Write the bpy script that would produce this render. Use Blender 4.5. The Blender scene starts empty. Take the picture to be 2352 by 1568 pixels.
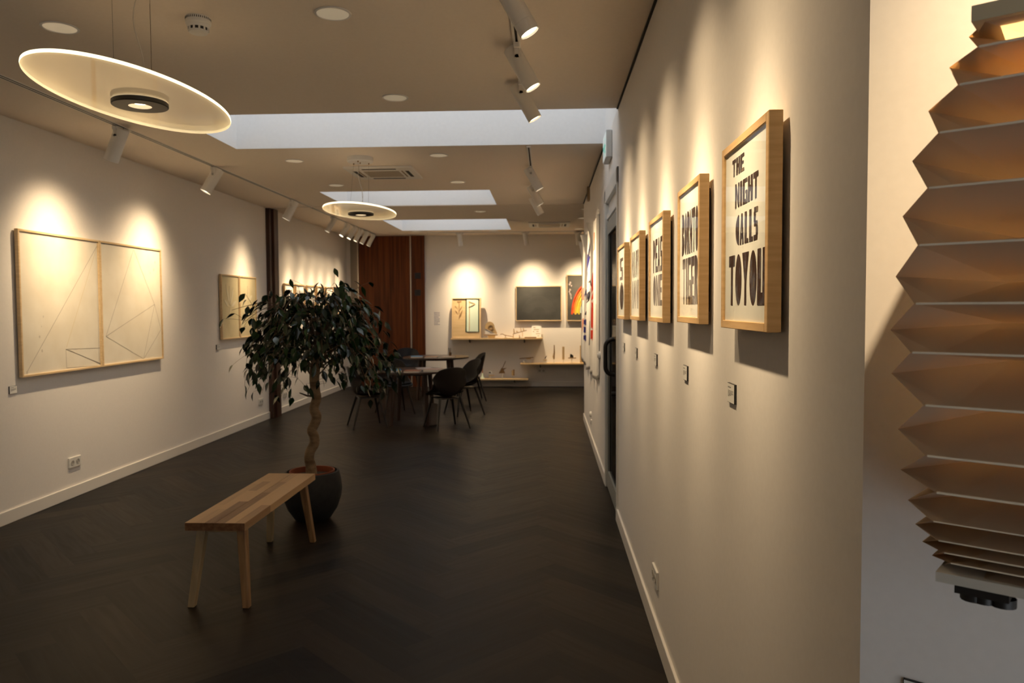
import bpy, math, random
from mathutils import Vector, Matrix

# ------------------------------------------------------------------ camera
SC = bpy.context.scene
COL = SC.collection
F_PX, CX, CY = 1742.0, 1176.0, 784.0
H = 1.6                                     # eye height above the floor
_d = Vector(((1255.75 - CX) / F_PX, (704.73 - CY) / F_PX, 1.0)).normalized()   # room depth axis in camera coords
_u = Vector((math.sin(-0.0034), -math.cos(-0.0034), 0.0))
_u = (_u - _d * _u.dot(_d)).normalized()
_r = _d.cross(_u)
if _r.x < 0:
    _r = -_r
CAM = Vector((0, 0, H))
cam_right = Vector((_r.x, _d.x, _u.x))
cam_down = Vector((_r.y, _d.y, _u.y))
cam_fwd = Vector((_r.z, _d.z, _u.z))
cd = bpy.data.cameras.new('camera')
cd.sensor_width = 22.3
cd.lens = F_PX / 2352.0 * 22.3
cd.clip_start = 0.05
cd.dof.use_dof = True
cd.dof.focus_distance = 1.75
cd.dof.aperture_fstop = 5.0
co = bpy.data.objects.new('camera', cd)
COL.objects.link(co)
m = Matrix.Identity(4)
for i in range(3):
    m[i][0] = cam_right[i]; m[i][1] = -cam_down[i]; m[i][2] = -cam_fwd[i]; m[i][3] = CAM[i]
co.matrix_world = m
SC.camera = co

# ------------------------------------------------------------------ exposure, sky
SC.view_settings.view_transform = 'Standard'
SC.view_settings.look = 'None'
SC.view_settings.gamma = 1.0
SC.view_settings.exposure = 0.0
SC.view_settings.use_curve_mapping = False
SKY = 1.7
W = bpy.data.worlds.new('overcast_sky')
SC.world = W
W.use_nodes = True
W.node_tree.nodes['Background'].inputs[0].default_value = (0.98, 0.97, 1.0, 1)
W.node_tree.nodes['Background'].inputs[1].default_value = SKY
WARM = (1.0, 0.74, 0.44)
P_RIGHT, P_PRINTS, P_DIPT, P_BACK, P_BELLOWS, P_PENDANT = 235, 215, 165, 250, 250, 12

# ------------------------------------------------------------------ room numbers
XR, XL, ZC, YB = 0.525, -4.043, 3.047, 15.25
YF = -1.5                # street front behind the camera
XE = 3.0                 # outer side on the right
YN, YD, YE = 5.62, 6.74, 10.72   # near right wall end, door far jamb, far right wall end
YC = 1.277               # convex corner beside the camera


def ray(u, v):
    return cam_right * ((u - CX) / F_PX) + cam_down * ((v - CY) / F_PX) + cam_fwd


def at(u, v, axis, val):
    """point of the view ray through a pixel on the plane axis=val"""
    k = 'xyz'.index(axis)
    r = ray(u, v)
    return CAM + r * ((val - CAM[k]) / r[k])


def at_plane(u, v, p0, n):
    r = ray(u, v)
    return CAM + r * ((p0 - CAM).dot(n) / r.dot(n))


# ------------------------------------------------------------------ materials
MATS = {}


def mat(name, col, rough=0.6, metal=0.0, spec=0.5, emit=None, estr=0.0):
    if name in MATS:
        return MATS[name]
    mm = bpy.data.materials.new(name)
    mm.use_nodes = True
    b = mm.node_tree.nodes['Principled BSDF']
    b.inputs['Base Color'].default_value = (*col, 1)
    b.inputs['Roughness'].default_value = rough
    b.inputs['Metallic'].default_value = metal
    b.inputs['Specular IOR Level'].default_value = spec
    if emit:
        b.inputs['Emission Color'].default_value = (*emit, 1)
        b.inputs['Emission Strength'].default_value = estr
    MATS[name] = mm
    return mm


def nodes(mm):
    nt = mm.node_tree
    return nt, nt.nodes, nt.links, nt.nodes['Principled BSDF']


def noisy(name, c1, c2, scale=(8, 8, 8), rough=0.6, bump=0.0, detail=6, spec=0.5, nscale=1.0, distort=0.0, lo=0.35, hi=0.65):
    if name in MATS:
        return MATS[name]
    mm = mat(name, c1, rough, spec=spec)
    nt, N, L, b = nodes(mm)
    tc = N.new('ShaderNodeTexCoord'); mp = N.new('ShaderNodeMapping'); nz = N.new('ShaderNodeTexNoise')
    rp = N.new('ShaderNodeValToRGB')
    mp.inputs['Scale'].default_value = scale
    nz.inputs['Scale'].default_value = nscale
    nz.inputs['Detail'].default_value = detail
    nz.inputs['Distortion'].default_value = distort
    rp.color_ramp.elements[0].color = (*c1, 1); rp.color_ramp.elements[1].color = (*c2, 1)
    rp.color_ramp.elements[0].position = lo; rp.color_ramp.elements[1].position = hi
    L.new(tc.outputs['Object'], mp.inputs['Vector']); L.new(mp.outputs['Vector'], nz.inputs['Vector'])
    L.new(nz.outputs['Fac'], rp.inputs['Fac']); L.new(rp.outputs['Color'], b.inputs['Base Color'])
    if bump:
        bp = N.new('ShaderNodeBump'); bp.inputs['Strength'].default_value = bump; bp.inputs['Distance'].default_value = 0.002
        L.new(nz.outputs['Fac'], bp.inputs['Height']); L.new(bp.outputs['Normal'], b.inputs['Normal'])
    return mm


M_WALL = noisy('painted_wall', (0.85, 0.815, 0.775), (0.87, 0.835, 0.795), (60, 60, 60), 0.85, 0.05, spec=0.2)
M_CEIL = noisy('painted_ceiling', (0.88, 0.79, 0.69), (0.90, 0.81, 0.71), (40, 40, 40), 0.9, 0.03, spec=0.2)
M_SHAFT = noisy('shaft_paint', (0.87, 0.87, 0.87), (0.89, 0.89, 0.89), (40, 40, 40), 0.9, 0.02, spec=0.2)
M_SKIRT = mat('baseboard_paint', (0.82, 0.79, 0.74), 0.45)
M_WHITE = mat('white_lacquer', (0.80, 0.79, 0.76), 0.4)
M_FIXTURE = mat('white_fixture', (0.84, 0.82, 0.78), 0.5)
M_PLASTIC = mat('white_plastic', (0.78, 0.77, 0.73), 0.35)
M_BLACK = mat('black_lacquer', (0.012, 0.011, 0.010), 0.4)
M_DARK = mat('dark_slot', (0.02, 0.018, 0.016), 0.7)
M_FRAME = noisy('maple_frame', (0.60, 0.38, 0.17), (0.70, 0.47, 0.23), (3, 3, 40), 0.45, 0.03, nscale=2)
M_FRAMEP = noisy('pale_ash_frame', (0.66, 0.48, 0.26), (0.74, 0.56, 0.33), (3, 3, 30), 0.5, 0.03, nscale=2)
M_PAPER = noisy('paper', (0.84, 0.83, 0.79), (0.86, 0.85, 0.81), (30, 30, 30), 0.8, spec=0.2)
M_CANVAS = noisy('primed_canvas', (0.74, 0.68, 0.56), (0.80, 0.75, 0.64), (4, 4, 4), 0.85, 0.1, spec=0.2)
M_CANVASY = noisy('yellow_relief_board', (0.60, 0.52, 0.32), (0.66, 0.58, 0.38), (5, 5, 5), 0.8, 0.1, spec=0.2)
M_RELIEF = mat('raised_white_relief', (0.70, 0.64, 0.47), 0.8)
M_PENCIL = mat('pencil_line', (0.30, 0.26, 0.21), 0.9)
M_PENCILF = mat('faint_yellow_line', (0.62, 0.50, 0.28), 0.9)
M_SMUDGE = mat('grey_smudge', (0.60, 0.55, 0.45), 0.9)
M_TEXT = mat('label_print', (0.18, 0.16, 0.15), 0.8)
M_WALNUT = noisy('reddish_veneer', (0.065, 0.016, 0.005), (0.15, 0.040, 0.010), (22, 22, 0.8), 0.5, 0.05, spec=0.2, nscale=1.0, detail=4)
M_COLUMN = noisy('dark_stained_wood', (0.035, 0.016, 0.009), (0.075, 0.028, 0.013), (30, 30, 1.2), 0.45, 0.05)
M_CHAIR = mat('charcoal_shell', (0.014, 0.011, 0.009), 0.5, spec=0.3)
M_CHAIRB = mat('blue_black_shell', (0.010, 0.012, 0.018), 0.5, spec=0.3)
M_TABLE = noisy('dark_table_top', (0.03, 0.016, 0.010), (0.05, 0.027, 0.016), (3, 30, 3), 0.3, 0.02)
M_POT = noisy('matt_black_pot', (0.011, 0.0105, 0.0105), (0.018, 0.0175, 0.0175), (20, 20, 20), 0.7, 0.1)
M_TERRA = mat('terracotta', (0.24, 0.055, 0.02), 0.8)
M_SOIL = noisy('soil', (0.03, 0.018, 0.01), (0.08, 0.05, 0.03), (60, 60, 60), 0.95, 0.4)
M_BARK = noisy('pale_bark', (0.15, 0.095, 0.05), (0.27, 0.185, 0.105), (12, 12, 30), 0.85, 0.5)
M_TWIG = mat('twig', (0.10, 0.06, 0.03), 0.8)
M_PLY = noisy('plywood', (0.60, 0.43, 0.22), (0.68, 0.50, 0.28), (2, 20, 20), 0.55, 0.03)
M_WOODM = mat('brown_model_wood', (0.26, 0.15, 0.06), 0.55)
M_WOODL = mat('pale_model_wood', (0.58, 0.42, 0.22), 0.6)
M_STEEL = mat('brushed_trim', (0.62, 0.56, 0.48), 0.35, 0.6)
M_MINT = mat('mint_paint', (0.62, 0.74, 0.62), 0.6)
M_DGREEN = mat('dark_green_paint', (0.02, 0.05, 0.025), 0.5)
M_GREYDOOR = mat('grey_green_door_paint', (0.33, 0.34, 0.31), 0.45)
M_WIRE = mat('steel_wire', (0.25, 0.20, 0.15), 0.4, 0.8)

# chalkboard
M_CHALKB = noisy('chalkboard', (0.030, 0.031, 0.030), (0.075, 0.075, 0.07), (2.2, 2.2, 3.2), 0.7, 0.0, detail=5, lo=0.3, hi=0.75)
M_CHALKB2 = noisy('chalkboard_worn', (0.05, 0.047, 0.042), (0.10, 0.095, 0.085), (2.5, 2.5, 3), 0.7, 0.0, detail=5, lo=0.3, hi=0.75)


def glass_mat(name, tint=(1, 1, 1), refl=0.25):
    if name in MATS:
        return MATS[name]
    mm = bpy.data.materials.new(name); mm.use_nodes = True
    nt = mm.node_tree; N = nt.nodes; L = nt.links
    N.remove(N['Principled BSDF'])
    out = N['Material Output']
    tr = N.new('ShaderNodeBsdfTransparent'); tr.inputs[0].default_value = (*tint, 1)
    gl = N.new('ShaderNodeBsdfGlossy'); gl.inputs['Roughness'].default_value = 0.02
    fr = N.new('ShaderNodeFresnel'); fr.inputs['IOR'].default_value = 1.45
    mx = N.new('ShaderNodeMixShader')
    cl = N.new('ShaderNodeMath'); cl.operation = 'MULTIPLY'; cl.inputs[1].default_value = refl; L.new(fr.outputs[0], cl.inputs[0])
    L.new(cl.outputs[0], mx.inputs[0]); L.new(tr.outputs[0], mx.inputs[1]); L.new(gl.outputs[0], mx.inputs[2])
    L.new(mx.outputs[0], out.inputs[0])
    MATS[name] = mm
    return mm


M_GLASS = glass_mat('picture_glass', (0.97, 0.98, 0.96), 0.22)
M_DGLASS = glass_mat('door_glass', (0.35, 0.35, 0.36), 0.25)


def collage_mat():
    mm = mat('photo_collage', (0.1, 0.06, 0.05), 0.7, spec=0.2)
    nt, N, L, b = nodes(mm)
    tc = N.new('ShaderNodeTexCoord'); mp = N.new('ShaderNodeMapping')
    mp.inputs['Scale'].default_value = (1, 14, 9)
    nz = N.new('ShaderNodeTexNoise'); nz.inputs['Scale'].default_value = 1.6; nz.inputs['Detail'].default_value = 8; nz.inputs['Roughness'].default_value = 0.7
    rp = N.new('ShaderNodeValToRGB'); cr = rp.color_ramp
    cr.elements[0].position = 0.36; cr.elements[0].color = (0.035, 0.018, 0.014, 1)
    cr.elements[1].position = 0.74; cr.elements[1].color = (0.50, 0.40, 0.29, 1)
    e = cr.elements.new(0.50); e.color = (0.060, 0.034, 0.027, 1)
    e = cr.elements.new(0.57); e.color = (0.10, 0.10, 0.13, 1)
    e = cr.elements.new(0.63); e.color = (0.20, 0.14, 0.09, 1)
    L.new(tc.outputs['Object'], mp.inputs[0]); L.new(mp.outputs[0], nz.inputs['Vector'])
    L.new(nz.outputs['Fac'], rp.inputs[0]); L.new(rp.outputs[0], b.inputs['Base Color'])
    return mm


M_COLL = collage_mat()


def leaf_mat():
    mm = mat('ficus_leaf', (0.012, 0.030, 0.010), 0.25)
    nt, N, L, b = nodes(mm)
    at_ = N.new('ShaderNodeAttribute'); at_.attribute_name = 'tone'
    rp = N.new('ShaderNodeValToRGB')
    rp.color_ramp.elements[0].color = (0.005, 0.014, 0.006, 1); rp.color_ramp.elements[1].color = (0.020, 0.055, 0.014, 1)
    L.new(at_.outputs['Fac'], rp.inputs[0]); L.new(rp.outputs[0], b.inputs['Base Color'])
    return mm


M_LEAF = leaf_mat()


def floor_mat():
    mm = mat('dark_herringbone_oak', (0.02, 0.015, 0.011), 0.4, spec=0.16)
    nt, N, L, b = nodes(mm)
    uv = N.new('ShaderNodeUVMap'); uv.uv_map = 'grain'
    mp = N.new('ShaderNodeMapping'); mp.inputs['Scale'].default_value = (2.5, 30, 1)
    nz = N.new('ShaderNodeTexNoise'); nz.inputs['Scale'].default_value = 1.0; nz.inputs['Detail'].default_value = 7; nz.inputs['Distortion'].default_value = 0.6
    a = N.new('ShaderNodeAttribute'); a.attribute_name = 'tone'
    ad = N.new('ShaderNodeMath'); ad.operation = 'MULTIPLY_ADD'; ad.inputs[1].default_value = 0.55
    rp = N.new('ShaderNodeValToRGB')
    rp.color_ramp.elements[0].position = 0.3; rp.color_ramp.elements[1].position = 1.0
    rp.color_ramp.elements[0].color = (0.0035, 0.0028, 0.0023, 1); rp.color_ramp.elements[1].color = (0.020, 0.0145, 0.0095, 1)
    L.new(uv.outputs[0], mp.inputs[0]); L.new(mp.outputs[0], nz.inputs['Vector'])
    L.new(nz.outputs['Fac'], ad.inputs[0]); L.new(a.outputs['Fac'], ad.inputs[2])
    L.new(ad.outputs[0], rp.inputs[0]); L.new(rp.outputs[0], b.inputs['Base Color'])
    r2 = N.new('ShaderNodeMapRange'); r2.inputs['To Min'].default_value = 0.34; r2.inputs['To Max'].default_value = 0.52
    L.new(nz.outputs['Fac'], r2.inputs['Value']); L.new(r2.outputs[0], b.inputs['Roughness'])
    bp = N.new('ShaderNodeBump'); bp.inputs['Strength'].default_value = 0.25; bp.inputs['Distance'].default_value = 0.001
    L.new(nz.outputs['Fac'], bp.inputs['Height']); L.new(bp.outputs[0], b.inputs['Normal'])
    return mm


def acacia_mat():
    mm = mat('oiled_acacia', (0.3, 0.17, 0.08), 0.42)
    nt, N, L, b = nodes(mm)
    a = N.new('ShaderNodeAttribute'); a.attribute_name = 'tone'
    tc = N.new('ShaderNodeTexCoord'); mp = N.new('ShaderNodeMapping'); mp.inputs['Scale'].default_value = (45, 3, 45)
    nz = N.new('ShaderNodeTexNoise'); nz.inputs['Scale'].default_value = 1.0; nz.inputs['Detail'].default_value = 6
    ad = N.new('ShaderNodeMath'); ad.operation = 'MULTIPLY_ADD'; ad.inputs[1].default_value = 0.45
    rp = N.new('ShaderNodeValToRGB')
    rp.color_ramp.elements[0].color = (0.12, 0.048, 0.020, 1); rp.color_ramp.elements[0].position = 0.15
    rp.color_ramp.elements[1].color = (0.52, 0.33, 0.17, 1); rp.color_ramp.elements[1].position = 1.2 / 1.45
    L.new(tc.outputs['Object'], mp.inputs[0]); L.new(mp.outputs[0], nz.inputs['Vector'])
    L.new(nz.outputs['Fac'], ad.inputs[0]); L.new(a.outputs['Fac'], ad.inputs[2])
    L.new(ad.outputs[0], rp.inputs[0]); L.new(rp.outputs[0], b.inputs['Base Color'])
    return mm


M_FLOOR = floor_mat()
M_ACACIA = acacia_mat()
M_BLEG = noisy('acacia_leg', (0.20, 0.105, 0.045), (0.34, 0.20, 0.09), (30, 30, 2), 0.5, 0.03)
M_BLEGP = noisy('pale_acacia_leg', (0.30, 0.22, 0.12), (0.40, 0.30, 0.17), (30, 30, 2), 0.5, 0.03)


# ------------------------------------------------------------------ mesh builder
class MB:
    def __init__(self):
        self.v = []; self.f = []; self.sm = []; self.tone = []; self.cur = 0.5; self.uv = {}

    def face(self, idx, smooth=False, uv=None):
        if uv:
            self.uv[len(self.f)] = uv
        self.f.append(tuple(idx)); self.sm.append(smooth); self.tone.append(self.cur)

    def poly(self, pts, smooth=False, uv=None):
        n = len(self.v); self.v += [Vector(p) for p in pts]
        self.face(range(n, n + len(pts)), smooth, uv)

    def box(self, lo, hi):
        x0, y0, z0 = lo; x1, y1, z1 = hi
        self.hexa([(x0, y0, z0), (x1, y0, z0), (x1, y1, z0), (x0, y1, z0)],
                  [(x0, y0, z1), (x1, y0, z1), (x1, y1, z1), (x0, y1, z1)])

    def plank(self, lo, hi, endtone=.0):
        t0 = self.cur; n = len(self.f); self.box(lo, hi)
        for k in (2, 4):
            self.tone[n + k] = endtone * t0

    def hexa(self, bot, top):
        n = len(self.v); k = len(bot)
        self.v += [Vector(p) for p in bot] + [Vector(p) for p in top]
        self.face([n + i for i in reversed(range(k))]); self.face([n + k + i for i in range(k)])
        for i in range(k):
            j = (i + 1) % k
            self.face([n + i, n + j, n + k + j, n + k + i])

    def obox(self, c, ex, ey, ez):
        """box about centre c with half-axis vectors"""
        c = Vector(c); ex = Vector(ex); ey = Vector(ey); ez = Vector(ez)
        self.hexa([c - ex - ey - ez, c + ex - ey - ez, c + ex + ey - ez, c - ex + ey - ez],
                  [c - ex - ey + ez, c + ex - ey + ez, c + ex + ey + ez, c - ex + ey + ez])

    def tube(self, pts, rad, seg=10, cap=True, smooth=True):
        pts = [Vector(p) for p in pts]
        if not hasattr(rad, '__len__'):
            rad = [rad] * len(pts)
        rings = []; up = None
        for i, p in enumerate(pts):
            t = (pts[min(i + 1, len(pts) - 1)] - pts[max(i - 1, 0)]).normalized()
            if up is None:
                up = Vector((0, 0, 1)) if abs(t.z) < 0.9 else Vector((1, 0, 0))
            e1 = (up - t * up.dot(t)).normalized(); e2 = t.cross(e1); up = e1
            n = len(self.v)
            self.v += [p + (e1 * math.cos(a) + e2 * math.sin(a)) * rad[i] for a in [2 * math.pi * k / seg for k in range(seg)]]
            rings.append(n)
        for a, b in zip(rings, rings[1:]):
            for k in range(seg):
                j = (k + 1) % seg
                self.face([a + k, a + j, b + j, b + k], smooth)
        if cap:
            self.face([rings[0] + k for k in reversed(range(seg))]); self.face([rings[-1] + k for k in range(seg)])

    def lathe(self, prof, c=(0, 0, 0), axis=(0, 0, 1), seg=32, smooth=True, closed=False):
        """prof: (radius, height) along axis"""
        c = Vector(c); ax = Vector(axis).normalized()
        h = Vector((1, 0, 0)) if abs(ax.x) < 0.9 else Vector((0, 1, 0))
        e1 = (h - ax * h.dot(ax)).normalized(); e2 = ax.cross(e1)
        rings = []
        for r, z in prof:
            n = len(self.v)
            if r < 1e-6:
                self.v.append(c + ax * z); rings.append((n, True))
            else:
                self.v += [c + ax * z + (e1 * math.cos(a) + e2 * math.sin(a)) * r for a in [2 * math.pi * k / seg for k in range(seg)]]
                rings.append((n, False))
        pairs = list(zip(rings, rings[1:]))
        if closed:
            pairs.append((rings[-1], rings[0]))
        for (a, pa), (b, pb) in pairs:
            for k in range(seg):
                j = (k + 1) % seg
                if pa and pb:
                    continue
                if pa:
                    self.face([a, b + j, b + k], smooth)
                elif pb:
                    self.face([a + k, a + j, b], smooth)
                else:
                    self.face([a + k, a + j, b + j, b + k], smooth)

    def prism(self, pts, d):
        """extrude planar polygon pts by vector d"""
        d = Vector(d); pts = [Vector(p) for p in pts]
        self.hexa(pts, [p + d for p in pts])

    def build(self, name, material, parent=None, world=True, tone=False):
        me = bpy.data.meshes.new(name)
        off = parent.location if (parent is not None and world) else Vector((0, 0, 0))
        if parent is not None and world and parent.parent is not None:
            off = off + parent.parent.location
        me.from_pydata([tuple(p - off) for p in self.v], [], self.f)
        me.polygons.foreach_set('use_smooth', self.sm)
        if tone:
            at_ = me.attributes.new('tone', 'FLOAT', 'FACE')
            at_.data.foreach_set('value', self.tone)
        if self.uv:
            ul = me.uv_layers.new(name='grain')
            for p in me.polygons:
                u = self.uv.get(p.index)
                if u:
                    for li, c in zip(p.loop_indices, u):
                        ul.data[li].uv = c
        me.materials.append(material)
        me.update()
        if any(self.sm):
            me.set_sharp_from_angle(angle=math.radians(38))
        o = bpy.data.objects.new(name, me)
        COL.objects.link(o)
        if parent is not None:
            o.parent = parent
        return o


def tag(o, label, cat, group=None, kind=None):
    if label: o['label'] = label
    if cat: o['category'] = cat
    if group: o['group'] = group
    if kind: o['kind'] = kind
    return o


def thing(name, loc, label, cat, group=None, rz=0.0):
    o = bpy.data.objects.new(name, None)
    COL.objects.link(o)
    o.empty_display_size = 0.1
    o.location = loc; o.rotation_euler = (0, 0, rz)
    return tag(o, label, cat, group)


def struct(name, mb, material, parent=None, tone=False, label=None):
    o = mb.build(name, material, parent, tone=tone)
    if parent is None:
        o['kind'] = 'structure'
        if label: o['label'] = label
    return o


def bevel(o, w=0.003, seg=2):
    b = o.modifiers.new('bevel', 'BEVEL'); b.width = w; b.segments = seg; b.limit_method = 'ANGLE'; b.angle_limit = math.radians(50)
    return o


def copy_tree(o, parent=None):
    c = o.copy(); COL.objects.link(c)
    if parent is not None:
        c.parent = parent
    for ch in list(o.children):
        copy_tree(ch, c)
    return c


# ------------------------------------------------------------------ room shell
def build_floor():
    base = MB(); base.poly([(XL, YF, -0.0015), (XE, YF, -0.0015), (XE, YB, -0.0015), (XL, YB, -0.0015)])
    w, n = 0.17, 5
    rnd = random.Random(5)
    mb = MB()
    c45 = math.sqrt(0.5)
    cx, cy = (XL + XR) / 2, 6.0

    def rot(p):
        return Vector((cx + (p[0] - p[1]) * c45, cy + (p[0] + p[1]) * c45, 0))
    g = 0.0006
    R = 75
    for i in range(-R, R):
        for j in range(-R, R):
            k = (i - j) % (2 * n)
            if k == 0:
                a, b, lx, ly = i * w, j * w, n * w, w
            elif k == 2 * n - 1:
                a, b, lx, ly = i * w, j * w, w, n * w
            else:
                continue
            pts = [rot((a + g, b + g)), rot((a + lx - g, b + g)), rot((a + lx - g, b + ly - g)), rot((a + g, b + ly - g))]
            if max(p.x for p in pts) < XL or min(p.x for p in pts) > XE or max(p.y for p in pts) < YF or min(p.y for p in pts) > YB:
                continue
            mb.cur = rnd.random()
            o = rnd.random() * 20
            uv = [(o, 0 + o), (o + lx, o), (o + lx, o + ly), (o, o + ly)]
            if ly > lx:
                uv = [(b_, a_) for a_, b_ in uv]
            pts2, uv2 = pts, uv
            for axis, val, keep_lo in ((0, XL, False), (0, XE, True), (1, YF, False), (1, YB, True)):   # trim planks at the walls
                op, ou = [], []
                for q in range(len(pts2)):
                    p, p2 = pts2[q], pts2[(q + 1) % len(pts2)]
                    t, t2 = uv2[q], uv2[(q + 1) % len(pts2)]
                    ins = (p[axis] <= val) if keep_lo else (p[axis] >= val)
                    ins2 = (p2[axis] <= val) if keep_lo else (p2[axis] >= val)
                    if ins:
                        op.append(p); ou.append(t)
                    if ins != ins2:
                        s = (val - p[axis]) / (p2[axis] - p[axis])
                        op.append(p + (p2 - p) * s); ou.append((t[0] + (t2[0] - t[0]) * s, t[1] + (t2[1] - t[1]) * s))
                pts2, uv2 = op, ou
                if len(pts2) < 3:
                    break
            if len(pts2) >= 3:
                mb.poly(pts2, uv=uv2)
    f = struct('floor', mb, M_FLOOR, tone=True)
    base.build('joint_bed', M_DARK, f)


build_floor()

SKY_HOLES = [(-2.81, XR, 5.64, 6.84), (-2.83, -0.70, 9.41, 10.75), (-2.71, -0.66, 12.5, 14.25)]


def build_ceiling():
    xs = sorted({XL, XE, XR} | {h[0] for h in SKY_HOLES} | {h[1] for h in SKY_HOLES})
    ys = sorted({YF, YB} | {h[2] for h in SKY_HOLES} | {h[3] for h in SKY_HOLES})
    mb = MB()
    for x0, x1 in zip(xs, xs[1:]):
        for y0, y1 in zip(ys, ys[1:]):
            cx, cy = (x0 + x1) / 2, (y0 + y1) / 2
            if any(h[0] < cx < h[1] and h[2] < cy < h[3] for h in SKY_HOLES):
                continue
            mb.poly([(x0, y0, ZC), (x0, y1, ZC), (x1, y1, ZC), (x1, y0, ZC)])
    struct('ceiling', mb, M_CEIL)
    hs = 0.85
    for k, (x0, x1, y0, y1) in enumerate(SKY_HOLES):
        s = MB(); t = 0.06
        s.box((x0 - t, y0 - t, ZC + .001), (x1 + t, y0, ZC + hs)); s.box((x0 - t, y1, ZC + .001), (x1 + t, y1 + t, ZC + hs))
        s.box((x0 - t, y0, ZC + .001), (x0, y1, ZC + hs)); s.box((x1, y0, ZC + .001), (x1 + t, y1, ZC + hs))
        o = struct('window_%d' % (k + 1), s, M_SHAFT, label='rectangular skylight shaft in the ceiling')
        g = MB(); g.box((x0, y0, ZC + hs - .02), (x1, y1, ZC + hs - .008))
        g.build('pane', glass_mat('skylight_glass', (0.95, 0.97, 0.97), 0.2), o)
        ld = bpy.data.lights.new('sky_portal', 'AREA'); ld.shape = 'RECTANGLE'; ld.size = x1 - x0; ld.size_y = y1 - y0
        ld.cycles.is_portal = True
        lo = bpy.data.objects.new('sky_portal', ld); COL.objects.link(lo)
        lo.location = ((x0 + x1) / 2, (y0 + y1) / 2, ZC + hs - .03)
    # far ceiling joint; dark strip paints in the shadow gap along the right wall
    j = MB(); j.box((XL, YE + .035, ZC - .007), (XE, YE + .065, ZC - .0005)); struct('trim_1', j, M_CEIL)
    j = MB(); j.box((XR - .012, YF, ZC - .010), (XR - .0005, 5.63, ZC - .0005)); j.box((XR - .012, 6.85, ZC - .010), (XR - .0005, YE, ZC - .0005))
    struct('gap_shade_strip', j, M_DARK)


build_ceiling()

AW = Vector((0.79, -0.613, 0)).normalized()      # along the angled wall, towards the camera's right
AN = Vector((AW.y, -AW.x, 0))                    # its outward normal
AN = AN if AN.y < 0 else -AN
A0 = Vector((XR, YC, 0))


def build_walls():
    t = 0.12
    m1 = MB(); m1.box((XL - t, YF, 0), (XL, YB, ZC)); struct('wall_left', m1, M_WALL)
    m1 = MB(); m1.box((XL - t, YB, 0), (XE + t, YB + t, ZC)); struct('wall_back', m1, M_WALL)
    # right wall: near run, lintel above the door, far run, return
    m1 = MB()
    m1.hexa([(XR, YC, 0), (XR + t, YC + .06, 0), (XR + t, YN, 0), (XR, YN, 0)], [(XR, YC, ZC), (XR + t, YC + .06, ZC), (XR + t, YN, ZC), (XR, YN, ZC)])
    m1.box((XR, YN, 2.62), (XR + t, YD, ZC)); m1.box((XR, YD, 0), (XR + t, YE, ZC)); m1.box((XR + t, YE - t, 0), (XE, YE, ZC))
    struct('wall_right', m1, M_WALL)
    e = A0 + AW * 3.15
    m1 = MB(); b = [A0, A0 - AN * .1 + AW * .02, e - AN * .1, e]
    m1.hexa(b, [p + Vector((0, 0, ZC)) for p in b]); struct('wall_angled', m1, M_WALL)
    m1 = MB(); m1.box((XE, YF, 0), (XE + t, YB, ZC)); struct('wall_east', m1, M_WALL)
    # street front behind the camera, with a glazed opening
    x0, x1, z0, z1 = 0.4, 2.8, 0.0, 2.0
    m1 = MB(); m1.box((XL - t, YF - t, 0), (x0, YF, ZC)); m1.box((x1, YF - t, 0), (XE + t, YF, ZC)); m1.box((x0, YF - t, z1), (x1, YF, ZC))
    struct('wall_front', m1, M_WALL)
    g = MB(); g.box((x0, YF - .07, z0 + .01), (x1, YF - .055, z1)); o = struct('window_4', g, glass_mat('skylight_glass'), label='shop window behind the viewer')
    fr = MB()
    for x in (x0, (x0 + x1) / 2, x1):
        fr.box((x - .03, YF - .1, 0.0), (x + .03, YF - .03, z1))
    fr.build('window_frame', M_GREYDOOR, o)
    ld = bpy.data.lights.new('sky_portal', 'AREA'); ld.shape = 'RECTANGLE'; ld.size = x1 - x0; ld.size_y = z1 - z0
    ld.cycles.is_portal = True
    lo = bpy.data.objects.new('sky_portal', ld); COL.objects.link(lo)
    lo.location = ((x0 + x1) / 2, YF + .01, (z0 + z1) / 2); lo.rotation_euler = (-math.pi / 2, 0, 0)
    # baseboards
    bh, bt = 0.10, 0.014

    def board(name, lo, hi):
        b_ = MB(); b_.box(lo, hi); bevel(struct(name, b_, M_SKIRT), .004)
    yc0, yc1 = COLY
    board('baseboard_left', (XL, YF, 0), (XL + bt, yc0, bh))
    b_ = MB(); b_.box((XL, yc1, 0), (XL + bt, YB, bh)); bevel(struct('baseboard_far_left', b_, M_SKIRT), .004)
    board('baseboard_right', (XR - bt, YC + .02, 0), (XR, YN + .03, bh))
    board('baseboard_far_right', (XR - bt, YD + .06, 0), (XR, YE, bh))
    board('baseboard_back', (-2.43, YB - bt, 0), (XE, YB, bh))
    # wooden column on the left wall
    c = MB(); c.box((XL, yc0, 0), (-3.985, yc1, ZC)); c.box((XL, yc0 + .10, 0), (-3.955, yc1, ZC - .002))
    bevel(struct('trim_3', c, M_COLUMN, label='dark wooden column on the left wall'), .003)


COLY = (at(633.5, 960.7, 'z', 0).y, at(633.5, 960.7, 'z', 0).y + 0.27)
build_walls()


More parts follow.
